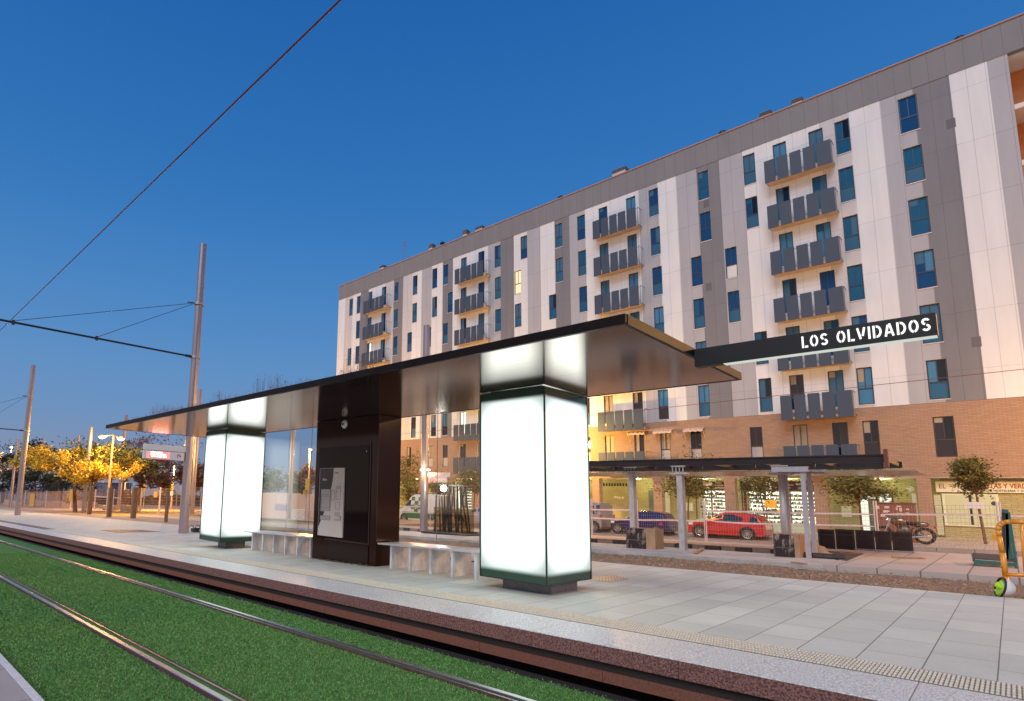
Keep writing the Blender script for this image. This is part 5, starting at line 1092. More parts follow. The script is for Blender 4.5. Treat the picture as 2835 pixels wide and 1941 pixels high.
def tape_run(pts, label):
    g = MB()
    for (x0, y0, h0), (x1, y1, h1) in zip(pts[:-1], pts[1:]):
        p, q = at_y(x0, y0, FY-.06), at_y(x1, y1, FY-.06); hp = abs(at_y(x0, y0+h0, FY).z-p.z)/2; hq = abs(at_y(x1, y1+h1, FY).z-q.z)/2
        g.hexa([(p.x, FY-.062, p.z-hp), (q.x, FY-.062, q.z-hq), (q.x, FY-.058, q.z-hq), (p.x, FY-.058, p.z-hp), (p.x, FY-.062, p.z+hp), (q.x, FY-.062, q.z+hq), (q.x, FY-.058, q.z+hq), (p.x, FY-.058, p.z+hp)])
    return tag(g.build('warning_tape', tape), label, 'tape', 'pink and white warning tapes strung on the fence')
tape_run([(1095, 1401, 3), (1180, 1403, 3)], 'short upper warning tape left of the pole, seen through the glass'); tape_run([(1100, 1417, 3), (1205, 1421, 3), (1330, 1425, 3)], 'lower warning tape crossing the van, seen through the glass')
tape_run([(1600, 1410, 4), (1690, 1412, 4), (1742, 1412, 4)], 'upper warning tape left of the square post'); tape_run([(1600, 1432, 4), (1700, 1437, 4), (1780, 1440, 4), (1850, 1440, 4), (1950, 1443, 4)], 'lower warning tape running across the blue car')
tape_run([(1957, 1414, 4), (1985, 1416, 4.5), (2070, 1417, 4.5), (2200, 1421, 4.5), (2330, 1422, 4.5), (2395, 1424, 4.5), (2425, 1425, 1)], 'upper warning tape running above the red car to the cabinet')
tape_run([(1958, 1440, 1.5), (1985, 1444, 4), (2060, 1449, 4.5), (2150, 1451, 4.5), (2250, 1453, 4.5), (2390, 1456, 4.5), (2425, 1458, 1)], 'lower warning tape sagging across the red car')
tape_run([(2440, 1424, 2), (2470, 1424, 5), (2600, 1425, 5), (2735, 1427, 5), (2850, 1430, 5)], 'upper warning tape right of the cabinet, crossing the greengrocer front')
# ================================================================ glass frames on the opposite side (behind the shelter glass)
rk = thing('glass_rack', 'row of dark steel A-frames holding large glass sheets', 'glass rack', (-15, 17.7, gz(-15)))
rkm = mat('rack_steel', (.035, .025, .022), .5); N4c = (1080, 1280, 7.232); RY = 17.6
def rp_(x, y, Y=RY): return at_y(*T(N4c, x, y), Y)
for (tx_, ty_, bxl, bxr, by_) in ((1180, 470, 1100, 1230, 1400), (1260, 475, 1200, 1330, 1410), (1350, 470, 1320, 1370, 1410), (1400, 475, 1440, 1560, 1420), (1500, 480, 1330, 1600, 1430)):
    for bx2 in (bxl, bxr):
        p, q = rp_(tx_, ty_), rp_(bx2, by_, RY-.2); g = MB(); g.bar(p, (q.x, q.y, gz(q.x, .06)), .05, .05); g.build('a_frame_leg', rkm, rk)
for x in (925, 985, 1035, 1090, 1140, 1160):
    p, q = rp_(x, 640+(x % 50)), rp_(x-40+(x % 7)*12, 1400, RY-.2); g = MB(); g.bar(p, (q.x, q.y, gz(q.x, .06)), .06, .05); g.build('a_frame_leg', rkm, rk)
p, q = rp_(1165, 465), rp_(1520, 475); g = MB(); g.bar(p, q, .05, .05); g.build('top_bar', rkm, rk)
p, q = rp_(780, 1410), rp_(1710, 1450); g = MB(); g.box(p.x, RY-.5, gz(p.x, 0), q.x, RY+.3, gz(p.x, .07)); g.build('base_skid', rkm, rk)
tg = glass_mat('stacked_glass', (.70, .62, .40), 1.2)
for (xa_, xb_, yt, yb) in ((880, 1250, 890, 1390), (1160, 1560, 930, 1420), (1430, 1690, 930, 1440)):
    p, q = rp_(xa_, yt, RY-.3), rp_(xb_, yb, RY-.3); g = MB(); g.box(p.x, RY-.3-.02*(xa_ % 3), gz(p.x, .08), q.x, RY-.29-.02*(xa_ % 3), p.z); g.build('glass_sheet', tg, rk)
# ================================================================ green slatted bench, barrier, helmet
N8 = (2640, 1400, 6.118); BG = 17.85
grm = mat('green_painted_steel', (.035, .12, .10), .45, noise=.2); slat = mat('grey_brown_slats', (.07, .055, .05), .5, noise=.3, nscale=4, stretch=(1, 8, 8))
def p8(x, y, Y): return at_y(*T(N8, x, y), Y)
tb = thing('green_frame', 'teal slatted bench lying with its tall upright back section, on the opposite platform', 'bench frame', (p8(700, 950, BG).x, BG, gz(-.4)))
a, b = p8(320, 810, BG+.9), p8(800, 870, BG+.9); c, d = p8(345, 905, BG), p8(1040, 960, BG)
g = MB(); n_ = 7
for i in range(n_):
    u = i/n_; u2 = (i+.8)/n_; l0, l1 = c.lerp(a, u), c.lerp(a, u2); r0, r1 = d.lerp(Vector((d.x-.0, b.y, a.z)), u), d.lerp(Vector((d.x, b.y, a.z)), u2); zz = Vector((0, 0, .02)); g.hexa([l0, r0, r1, l1, l0+zz, r0+zz, r1+zz, l1+zz])
g.build('slatted_seat', slat, tb)
g = MB(); g.bar(c-Vector((0, 0, .05)), d-Vector((0, 0, .05)), .05, .08); g.bar(c-Vector((0, 0, .03)), a-Vector((0, 0, .03)), .04, .05); g.build('seat_rail', grm, tb)
for (x, y, x2, y2) in ((370, 930, 380, 1025), (1045, 960, 1062, 1065)):
    p = p8(x, y, BG); g = MB(); q = p8(x2, y2, BG); g.bar((p.x, BG, p.z), (q.x, BG, gz(q.x, 0)), .045, .045); g.build('leg', grm, tb)
p, q = p8(850, 75, BG+.3), p8(860, 940, BG+.3); wv = p8(890, 500, BG+.3).x-p8(810, 500, BG+.3).x
g = MB(); g.hexa([(q.x-wv/2, BG+.3, q.z), (q.x+wv/2, BG+.3, q.z), (q.x+wv/2, BG+.36, q.z), (q.x-wv/2, BG+.36, q.z), (p.x-wv/2, BG+.3, p.z), (p.x+wv/2, BG+.3, p.z), (p.x+wv/2, BG+.36, p.z), (p.x-wv/2, BG+.36, p.z)]); g.build('upright_slats', slat, tb)
g = MB()
for (x, y, x2, y2) in ((900, 100, 925, 930), (910, 320, 985, 900), (930, 110, 1060, 1000), (895, 130, 905, 930)): g.bar(p8(x, y, BG+.25), p8(x2, y2, BG+.25), .045, .045)
g.bar(p8(815, 85, BG+.28), p8(925, 105, BG+.28), .06, .08); g.build('back_brace', grm, tb)
yel = mat('yellow_orange_enamel', (.75, .27, .012), .35, coat=.4, noise=.08, nscale=8)
YB = 12.0
br = thing('barrier', 'yellow tubular crowd barrier at the right edge with a helmet leaning on its foot', 'barrier', (p8(900, 1500, YB).x, YB, gz(0)))
pts = [p8(945, 1520, YB), p8(880, 1200, YB), p8(830, 800, YB), p8(770, 520, YB), p8(750, 420, YB), p8(765, 350, YB), p8(800, 310, YB), p8(860, 280, YB), p8(960, 268, YB), p8(1300, 285, YB), p8(1700, 300, YB)]
pts[0].z = gz(pts[0].x)
g = MB(); g.path(pts, .030, 12)
for p in pts[1:-1]: pass
g.build('tube_frame', yel, br, smooth=True)
g = MB(); g.path([p8(890, 1165, YB), p8(1300, 1185, YB), p8(1700, 1200, YB)], .026, 10); g.build('lower_tube', yel, br, smooth=True)
for x in (1150, 1420, 1690): g = MB(); g.tube(p8(x-10, 290, YB), p8(x+65, 1180, YB), .014, n=8); g.build('upright_rod', yel, br, smooth=True)
g = MB(); p = p8(712, 535, YB); g.box(p.x-.03, YB-.02, p.z-.045, p.x+.04, YB+.02, p.z+.045); g.build('coupling_hook', yel, br, bevel=.004)
# helmet lying on its side with a hi-vis cap liner
c = p8(800, 1390, YB-.15); hl = thing('safety_helmet', 'white safety helmet lying on its side with a lime green hi-vis vest stuffed inside', 'helmet', (c.x, YB-.15, gz(c.x)))
c.z = gz(c.x)+.115; rh = .135
def dome(r, m, name, thick=0., shiftx=0.):
    g = MB(); prof = [(r*math.sin(math.pi/2*i/9), r*1.05*math.cos(math.pi/2*i/9)) for i in range(10)]
    g.lathe((0, 0, 0), prof, 26); mt_ = Matrix.Rotation(math.radians(20), 4, 'Z') @ Matrix.Rotation(math.radians(105), 4, 'Y')
    g.v = [tuple(c+Vector((.0+shiftx, 0, 0))+mt_ @ Vector(v)) for v in g.v]; o = g.build(name, m, hl, smooth=True); s = o.modifiers.new('s', 'SOLIDIFY'); s.thickness = .006; return o, mt_
o, mt_ = dome(rh, mat('helmet_white', (.72, .66, .62), .25, coat=.5), 'shell')
g = MB(); 
for k in range(30):
    a, b_ = 2*math.pi*k/30, 2*math.pi*(k+1)/30; g.tube(c+mt_ @ Vector((rh*math.cos(a), rh*math.sin(a), -.004)), c+mt_ @ Vector((rh*math.cos(b_), rh*math.sin(b_), -.004)), .013, n=7, caps=False)
g.build('brim', mat('helmet_black_band', (.015, .015, .03), .5), hl, smooth=True)
g = MB(); rg = random.Random(6); N_ = 14
for i in range(N_+1):
    for j in range(N_+1):
        u, v = (i/N_-.5)*2, (j/N_-.5)*2; q = Vector((u*rh*.85, v*rh*.85, -.02-.05*mnoise.noise(Vector((u*2.2, v*2.2, 2)))-.02*mnoise.noise(Vector((u*5, v*5, 3))))); q.z += .05*(u*u+v*v); g.v.append(tuple(c+mt_ @ q+Vector((-.015, -.01, 0))))
for i in range(N_):
    for j in range(N_):
        if ((i-N_/2+.5)**2+(j-N_/2+.5)**2) < (N_/2)**2: a = i*(N_+1)+j; g.f.append((a, a+1, a+N_+2, a+N_+1)); g.m.append(1 if rg.random() < .10 else 0)
o = g.build('hi_vis_lining', [mat('lime_hi_vis', (.45, .85, .03), .6, emit=(.4, .8, .02), estr=.0), mat('reflective_grey', (.55, .58, .6), .3)], hl, smooth=True)
s = o.modifiers.new('s', 'SOLIDIFY'); s.thickness = .006
# ================================================================ overhead line
pole_m = mat('brushed_steel_pole', (.36, .30, .31), .35, .75, noise=.12, nscale=6, stretch=(1, 1, .1)); cable = mat('black_cable', (.012, .012, .016), .5); copper = mat('copper_wire', (.16, .045, .035), .45, .4)
def line_pole(bx, by, top, r0, r1, label, arm=None, box=None, grp='overhead line poles', z0=None):
    z0 = gz(bx, -.03) if z0 is None else z0
    t = thing('overhead_line_pole', label, 'pole', (bx, by, z0), grp)
    g = MB(); g.tube((bx, by, z0-.05), (bx, by, top), r0, r1, 20); g.build('shaft', pole_m, t, smooth=False)
    g = MB(); g.lathe((bx, by, top), [(r1*1.02, -.04), (r1*1.02, .01), (0, .02)], 20); g.build('cap', pole_m, t)
    if arm:
        za, zs, yend, ys, yt = arm
        for z in (za, zs):
            g = MB(); g.lathe((bx, by, z), [(r0*1.04, -.05), (r0*1.10, -.04), (r0*1.10, -.02), (r0*1.04, -.015), (r0*1.04, .02), (r0*1.1, .025), (r0*1.1, .045), (r0*1.04, .05)], 18); g.build('clamp_ring', mat('bright_ring', (.55, .5, .5), .3, .8), t)
        g = MB(); g.tube((bx, by-r0-.02, za), (bx, yend, za+.02), .034, n=8); g.build('cantilever_arm', cable, t)
        g = MB(); g.tube((bx, by-r0-.02, zs), (bx, yt, za+.06), .010, n=5); g.tube((bx, by-r0-.02, zs-.02), (bx, ys, za+.05), .010, n=5)
        for y, z in ((yt, za+.04), (ys, za+.04)): g.tube((bx, y, za-.06), (bx, y, za+.08), .045, n=8)
        g.tube((bx, by-r0-.28, zs-.03), (bx, by-r0-.05, zs), .022, n=6); g.tube((bx, by-r0-.22, za), (bx, by-r0, za), .05, n=8); g.build('stay_cable', cable, t)
    if box: 
        g = MB(); z = box; g.box(bx-r0-.12, by-r0-.03, z-.09, bx-r0+.10, by-r0+.12, z+.09); g.build('junction_box', mat('box_pale', (.5, .45, .43), .5), t)
    return t
b = at_g(507, 1477, -.005); mpx, mpy = b.x, b.y
def zat(px, py, bx, by):
    r = ray(px, py); t = (r.x*bx+r.y*by)/(r.x*r.x+r.y*r.y); return (CAM+r*t).z
yw = 2.93
line_pole(mpx, mpy, zat(557, 677, mpx, mpy), .165, .125, 'tall steel overhead line pole with a cantilever arm, left of the shelter', (zat(527, 988, mpx, mpy), zat(532, 840, mpx, mpy), .9, at_x(268, 936, mpx).y, 3.0), None)
b = at_g(48, 1427, -.005); fpx, fpy = b.x, b.y
zf = zat(92, 1012, fpx, fpy); line_pole(fpx, fpy, zf, .19, .15, 'steel overhead line pole farther down the platform at the left edge', (zat(77, 1193, fpx, fpy), zat(82, 1097, fpx, fpy), 1.0, 5.6, 3.0), zat(67, 1270, fpx, fpy))
def pole_px(bpx, bpy, Y, tpx, tpy, r, label):
    p = at_y(bpx, bpy, Y); return line_pole(p.x, Y, zat(tpx, tpy, p.x, Y), r, r*.8, label, z0=min(p.z, gz(p.x, -.03)))
pole_px(531, 1423, 22.5, 551, 1078, .20, 'steel pole just behind the tall pole, its lower half lit orange')
g = MB(); p = at_y(541, 1225, 22.4)
p2 = at_g(1173, 1478, -.02); pole_px(1173, 1478, 18.0, 1178, 902, .17, 'pale steel pole standing behind the shelter glass and rising above the roof')
pole_px(801, 1440, 24, 814, 1150, .17, 'bright steel pole seen through the left glass wall')
pole_px(236, 1370, 15.5, 246, 1183, .20, 'distant steel pole rising behind the left of the twin lamps'); pole_px(204, 1370, 22, 210, 1204, .2, 'distant steel pole behind the yellow tree'); pole_px(35, 1340, 16, 43, 1214, .2, 'distant steel pole beside the lamp near the left edge')
pole_px(330, 1380, 24, 341, 1149, .22, 'distant steel pole poking above the shelter roof tip')
# contact wire
a, b = at_y(942, 0, yw), at_y(0, 915, yw); d = (b-a); g = MB(); g.tube(a-d*.35, b+d*1.6, .0105, n=6)
o = g.build('contact_wire', copper); tag(o, 'taut dark copper contact wire crossing the sky diagonally', 'wire')
a, b = at_y(1626, 1152, 28), at_y(2835, 1022, 28); a2 = at_y(1100, 1203, 28); g = MB(); g.tube(a2, a, .011, n=5); g.tube(a, b+(b-a)*.2, .011, n=5); tag(g.build('span_wire', copper), 'thin reddish wire crossing in front of the apartment facade', 'wire')
# ================================================================ passenger information display on the tall pole
DX = mpx+.0
q0, q1 = at_x(522, 1240, DX), at_x(397, 1234, DX)
zb1 = at_x(397, 1244, DX).z; zt1_ = at_x(399, 1228, DX).z; yl = at_x(398, 1235, DX).y; yr = mpy-.14
ds = thing('information_display', 'white passenger information sign with red lit text, hung from a bar on the tall pole', 'display', (DX, mpy, zb1))
wp = mat('display_white_casing', (.58, .60, .62), .45)
g = MB(); g.box(DX-.06, yl, zb1, DX+.06, yr, zt1_); g.build('support_bar', wp, ds)
y0d, y1d = at_x(396, 1260, DX).y, at_x(508, 1260, DX).y; zt2 = at_x(396, 1246, DX).z; zb2 = at_x(396, 1269, DX).z
g = MB(); g.box(DX-.08, y0d, zb2, DX+.08, y1d, zt2); g.build('display_panel', wp, ds, bevel=.004)
for u in (.16, .62): g = MB(); y = y0d+(y1d-y0d)*u; g.tube((DX, y, zt2), (DX, y, zb1), .02, n=6); g.build('hanger', wp, ds)
red = glow('led_red', (1, .16, .12), 22.); X0 = DX+.0805
g = MB(); g.box(X0, y0d+(y1d-y0d)*.06, zb2+.03, X0+.002, y0d+(y1d-y0d)*.63, zt2-.03); g.build('led_window', glow('led_window_glow', (.85, .22, .20), 1.6), ds)
g = MB(); rg = random.Random(1)
for ln, words in enumerate(((5, 6), (4, 3, 7), (2, 2, 5, 4))):
    z = zt2-(.26+.24*ln)*(zt2-zb2); y = y0d+(y1d-y0d)*(.16 if ln != 2 else .18); cw = (y1d-y0d)*.024
    for wd in words:
        for k in range(wd): g.box(X0+.0025, y, z, X0+.0045, y+cw*.8, z+(zt2-zb2)*.13); y += cw
        y += cw*.9
g.build('led_text', red, ds)
lg = mat('logo_dark_red', (.30, .03, .06), .5); cy, czz = y0d+(y1d-y0d)*.86, (zt2+zb2)/2; g = MB(); rr_ = (zt2-zb2)*.26
for k in range(20):
    a, b = math.radians(-40+k*15), math.radians(-40+(k+1)*15); th = .75 if k < 6 or k > 14 else .55
    g.quad((X0+.003, cy+rr_*math.cos(a), czz+rr_*math.sin(a)), (X0+.003, cy+rr_*math.cos(b), czz+rr_*math.sin(b)), (X0+.003, cy+rr_*th*math.cos(b), czz+rr_*th*math.sin(b)), (X0+.003, cy+rr_*th*math.cos(a), czz+rr_*th*math.sin(a)))
g.box(X0+.002, cy-rr_*.1, czz-.012, X0+.004, cy+rr_*.8, czz+.012); g.build('logo', lg, ds)
# sign on the pole behind the glass
K = at_y(1190, 1320, 17.85); t = thing('direction_sign', 'grey sign board with a red ring mark on the pole behind the shelter glass', 'sign', (K.x, 17.8, K.z))
a, b = at_y(1184, 1308.5, 17.8), at_y(1247, 1320, 17.8); g = MB(); g.box(a.x, 17.8, b.z, b.x, 17.86, a.z); g.build('upper_board', mat('sign_mauve_grey', (.22, .16, .17), .6), t)
a, b = at_y(1186, 1321, 17.8), at_y(1238, 1336, 17.8); g = MB(); g.box(a.x, 17.8, b.z, b.x, 17.86, a.z); g.build('lower_board', mat('sign_mauve_grey', (.22, .16, .17), .6), t)
g = MB(); g.lathe((a.x+.19, 17.795, (a.z+b.z)/2), [(.05, 0), (.085, 0)], 16, axis='Y'); g.build('ring_mark', lg, t)
g = MB(); 
for i in range(3): g.box(a.x+.45, 17.793, b.z+.05+i*.06, b.x-.05, 17.796, b.z+.065+i*.06)
g.build('print_lines', mat('print_pale', (.5, .42, .42), .6), t)
sod = (1, .50, .12)
def lampglow(name, c, s): return MATS.setdefault(name, glow(name, c, s))
hot = lampglow('sodium_lamp', (1, .58, .20), 9); wht = lampglow('white_lamp', (1, .95, .85), 25)
def street_lamp(bx, by, heads, label, pr=.06, pw=0, m=None, hr=.16, pole=True, col=sod, cat='street lamp', z0=None):
    z0 = gz(bx, -.1) if z0 is None else z0; t = thing('street_lamp', label, cat, (bx, by, z0), 'street lamps'); zt = max(h.z for h in heads)
    g = MB(); g.tube((bx, by, z0), (bx, by, zt+.05), pr, pr*.6, 10)
    g.build('lamp_post', mat('lamp_post_paint', (.42, .30, .18), .5), t)
    for h in heads:
        g = MB(); g.tube((bx, by, zt-.02), (h.x, h.y, h.z+.06), pr*.45, n=6); g.lathe((h.x, h.y, h.z), [(0, .12), (hr*1.1, .06), (hr*1.15, .0)], 14); g.build('lamp_arm', mat('lamp_post_paint', (.42, .30, .18), .5), t)
        blob((h.x, h.y, h.z-.03), (hr, hr, hr*.55), 8, 12).build('lamp_head', m or hot, t, smooth=True)
        if pw: lamp_light((h.x, h.y, h.z-.35), col, pw, .25)
    return t
LYY = 15.9; b = at_y(295, 1423, LYY)
street_lamp(b.x, LYY, [at_y(283, 1209, LYY), at_y(335, 1214, LYY)], 'twin headed street lamp glowing orange among the trees on the left', .11, 2300, hr=.28)
for (hx, hy, Y, bp, lab, pw, hr) in ((32.4, 1238, 30, 1400, 'bright single lamp at the far left beside a distant pole', 8000, .34), (350, 1296, 26, 1400, 'single orange lamp below the shelter roof tip', 8000, .25), (483, 1290, 30, 1400, 'single orange lamp left of the tall pole, above the traffic lights', 8000, .25), (494, 1309, 45, 1400, 'small distant lamp between the display and the tall pole', 0, .25), (858, 1244, 30, 1400, 'star bright lamp seen through the left glass wall beside the kiosk', 2200, .17), (529, 1302, 30, 1400, 'tiny lamp glint on the pole right of the tall pole', 0, .12)):
    h = at_y(hx, hy, Y); h2 = at_y(hx-2, bp, Y); street_lamp(h.x, Y+.0, [Vector((h.x+.2, Y-.1, h.z))], lab, .09, pw, hr=hr, z0=min(gz(h.x, -.2), h2.z))
# lamp standing in front of the building, hidden behind the nearer light column
street_lamp(-25.4, 36.6, [Vector((-23.6, 39.9, 6.2))], 'street lamp on the pavement hidden behind the nearer light column', .07, 4200, hr=.2, col=(1, .56, .12))
street_lamp(-47.0, 36.2, [Vector((-46.8, 36.2, 7.2))], 'street lamp on the pavement behind the black kiosk', .07, 3800, hr=.2)
street_lamp(4.6, 37.8, [Vector((4.4, 38.4, 5.4))], 'street lamp on the pavement just beyond the right edge', .07, 1500, hr=.2)
street_lamp(9.5, 23.6, [Vector((9.3, 23.0, 7.4))], 'added unseen street lamp by the road beyond the right edge, fill for the opposite platform', .07, 5200, hr=.2)  # added lamp out of view, orange fill over the opposite platform
street_lamp(-13.4, 24.2, [Vector((-13.3, 24.0, 6.1))], 'added fill street lamp beside the road, hidden by the nearer light column', .07, 1500, hr=.16)  # added hidden lamp, more orange light on street and opposite platform
# twin white lamps on the pole behind the glass
h = [at_y(1168, 1301, 17.75), at_y(1186, 1301, 17.75)]; t = thing('twin_lamp', 'pair of white lamps fixed to the pole behind the shelter glass', 'lamp', h[0])
for p in h: (blob(p, (.09, .08, .05), 8, 12).build('lamp_head', lampglow('white_lamp_soft', (1, .95, .85), 3), t, smooth=True), lamp_light((p.x, p.y-.3, p.z), (1, .66, .38), 60, .1))
p = at_y(1228, 1352, 17.3); t = thing('work_lamp', 'blazing white work lamp on top of the glass racks', 'lamp', p); blob(p, (.15, .08, .12), 8, 12).build('lamp_head', lampglow('work_lamp_white', (1, 1, .97), 22), t, smooth=True); g = MB(); g.bar((p.x, 17.35, p.z-.15), (p.x, 17.35, gz(p.x, .07)), .04, .04); g.build('lamp_stand', rkm, t)
lamp_light((p.x, 17.0, p.z+.1), (1, .97, .9), 40, .15)
# ================================================================ left side : bollards, trees, fence, planters, lights
tim = mat('weathered_timber', (.22, .12, .06), .85, noise=.45, nscale=5, stretch=(6, 6, .5), bump=.3)
for (l, r, y0, y1, lab) in ((242, 252, 1347, 1425, 'leftmost square timber post beside the verge, under the yellow tree'), (295, 307, 1350, 1431.6, 'second square timber post from the left, in front of a lamp post'), (361, 375, 1349, 1436, 'square timber post right of the dark litter board'), (453.5, 464, 1361, 1447, 'rightmost square timber post, nearest the tall steel pole')):
    b = at_g((l+r)/2, y1, -.03); wd = (at_y(r, 1400, b.y).x-at_y(l, 1400, b.y).x)*.36; zt = at_y((l+r)/2, y0, b.y).z
    g = MB(); g.box(b.x-wd/2, b.y-wd*.4, b.z-.1, b.x+wd/2, b.y+wd*.4, zt); tag(g.build('timber_post', tim, bevel=.015), lab, 'timber post', 'square timber posts along the verge')
b = at_g(343, 1415, -.05)
for (x0, x1, xt0, xt1, yt, yb, lab) in ((334, 354, 331, 356, 1398, 1415, 'pale planter box below the dark board'), (284, 298, 282, 300, 1399, 1414, 'pale planter box beside the lamp post foot')):
    bb = at_y(x0, yb, b.y); c_ = at_y(x1, yb, b.y); d0, d1 = at_y(xt0, yt, b.y), at_y(xt1, yt, b.y); dd = (c_.x-bb.x)*.5
    g = MB(); g.hexa([(bb.x, b.y, bb.z), (c_.x, b.y, bb.z), (c_.x, b.y+dd, bb.z), (bb.x, b.y+dd, bb.z), (d0.x, b.y-.1, d0.z), (d1.x, b.y-.1, d0.z), (d1.x, b.y+dd+.1, d0.z), (d0.x, b.y+dd+.1, d0.z)]); tag(g.build('planter', mat('planter_concrete', (.45, .36, .27), .8, noise=.15)), lab, 'planter', 'planters on the verge')
a, c_ = at_y(338, 1365, b.y+.2), at_y(357, 1398, b.y+.2); t = thing('dark_board', 'dark upright board standing in a planter between two timber posts', 'board', (a.x, b.y+.2, c_.z)); g = MB(); g.box(a.x, b.y+.2, c_.z, c_.x, b.y+.45, a.z); g.build('board', mat('board_dark_brown', (.05, .025, .02), .7), t, bevel=.03); g = MB(); g.box(a.x+.5, b.y+.2, a.z, c_.x-.5, b.y+.4, a.z+.35); g.build('top_block', tim, t)
def far_tree(bpx, Y, c, rx, rz, kind, label, **k): return px_tree(bpx, Y, c, rx, rz, kind=kind, label=label, name='park_tree', group='trees in the park on the left', ground=False, **k)
far_tree((208, 1422), 15, (200, 1278), 62, 50, 'yellow', 'yellow lit tree, brightest of the park trees, under the lamp', n=11000, seed=21, clusters=44, leaf=.16, trunk_r=.20, spread=.2)
far_tree((250, 1400), 15.5, (258, 1305), 34, 34, 'yellow', 'smaller golden tree right beside the brightest yellow tree', n=5000, seed=22, clusters=28, leaf=.16, trunk_r=.12)
far_tree((302, 1420), 18, (310, 1268), 48, 58, 'mixed', 'green and amber tree around the twin headed lamp', n=3600, airy=1.35, seed=23, clusters=40, leaf=.17, trunk_r=.16, spread=.22)
far_tree((376, 1410), 24, (408, 1262), 74, 62, 'red', 'wide sparse russet tree behind the red display', n=4200, airy=1.3, seed=24, clusters=60, leaf=.18, trunk_r=.22, spread=.18)
far_tree((462, 1405), 26, (465, 1320), 40, 46, 'red', 'small bare-branched tree above the rightmost timber post', n=1600, seed=25, clusters=26, leaf=.27, trunk_r=.14)
far_tree((98, 1380), 30, (98, 1292), 40, 68, 'dark', 'dark pointed tree against the sky right of the far pole', n=4200, seed=26, clusters=60, leaf=.38, trunk_r=.2, cone=True, spread=.13)
far_tree((160, 1385), 26, (165, 1322), 34, 30, 'dark', 'low dark tree left of the yellow tree', n=2200, seed=27, clusters=20, leaf=.36, trunk_r=.2)
far_tree((48, 1380), 30, (38, 1310), 30, 52, 'dark', 'dark tree behind the far pole at the left edge', n=2600, seed=28, clusters=40, leaf=.36, trunk_r=.2, cone=True, spread=.15)
far_tree((5, 1390), 28, (6, 1290), 34, 34, 'yellow', 'golden lit tree cut by the left edge of the view', n=5000, seed=29, clusters=26, leaf=.2, trunk_r=.18)
far_tree((10, 1390), 40, (8, 1262), 26, 44, 'dark', 'tall dark tree behind the golden one at the left edge', n=1600, seed=30, clusters=22, leaf=.4, trunk_r=.2)
far_tree((557, 1400), 30, (553, 1322), 26, 42, 'red', 'amber tree seen between the poles and the farther light column', n=1400, seed=31, clusters=20, leaf=.28, trunk_r=.14)
for (bx_2, cx, cy, rx, rz, kd, s_, lab) in ((752, 752, 1335, 26, 34, 'mixed', 33, 'pale lit tree seen through the left part of the shelter glass'), (826, 826, 1340, 20, 36, 'mixed', 34, 'thin tree seen through the glass beside the bright pole'), (858, 862, 1320, 18, 34, 'red', 35, 'russet tree seen through the glass next to the kiosk')):
    far_tree((bx_2, 1400), 34, (cx, cy), rx, rz, kd, lab, n=1300, seed=s_, clusters=18, leaf=.22, trunk_r=.10)
# dark far wood and low walls closing the horizon on the left
g = MB(); rg = random.Random(77)
for i in range(9000):
    x = rg.uniform(-235, -110); y = 58+rg.uniform(0, 22)-(x+235)*.0; h = 2.0+1.6*mnoise.noise(Vector((x*.06, 0, 9)))+1.2*mnoise.noise(Vector((x*.3, 0, 2)))
    p = Vector((x, y, gz(x, -.5)+rg.uniform(0, 1)**.8*max(.6, h))); u = Vector((rg.uniform(-1, 1), rg.uniform(-1, 1), rg.uniform(-1, 1)))*.8; v = Vector((rg.uniform(-1, 1), rg.uniform(-1, 1), rg.uniform(-1, 1)))*.8
    g.quad(p, p+u, p+u+v, p+v)
stuff(g.build('distant_wood', mat('wood_far', (.022, .024, .022), .9), fix=False), 'low dark line of distant trees on the horizon at the left', 'distant trees')
for (x0, x1, yt, yb, Y, c, lab) in ((0, 130, 1352, 1382, 60, (.30, .27, .33), 'long low pale building behind the fence at the left edge'), (120, 300, 1338, 1382, 66, (.16, .15, .21), 'low grey building behind the yellow tree')):
    a, b = at_y(x0, yb, Y), at_y(x1, yt, Y); bt = thing('low_building', lab, 'building', ((a.x+b.x)/2, Y, a.z)); g = MB(); g.box(a.x-6, Y, a.z-3, b.x, Y+8, b.z); g.build('wall', mat('low_wall_'+str(x0), c, .8, noise=.1, nscale=.3), bt); g = MB(); g.box(a.x-6.2, Y-.2, b.z, b.x+.2, Y+8.2, b.z+.25); g.build('roof', mat('low_roof', (.12, .11, .14), .8), bt)
    for k in range(14): x = a.x-5+(b.x-a.x+5)*k/14; g = MB(); g.box(x, Y-.04, a.z+.6, x+(b.x-a.x)/28, Y-.01, b.z-.8); g.build('window', mat('low_window', (.06, .07, .11), .3), bt)
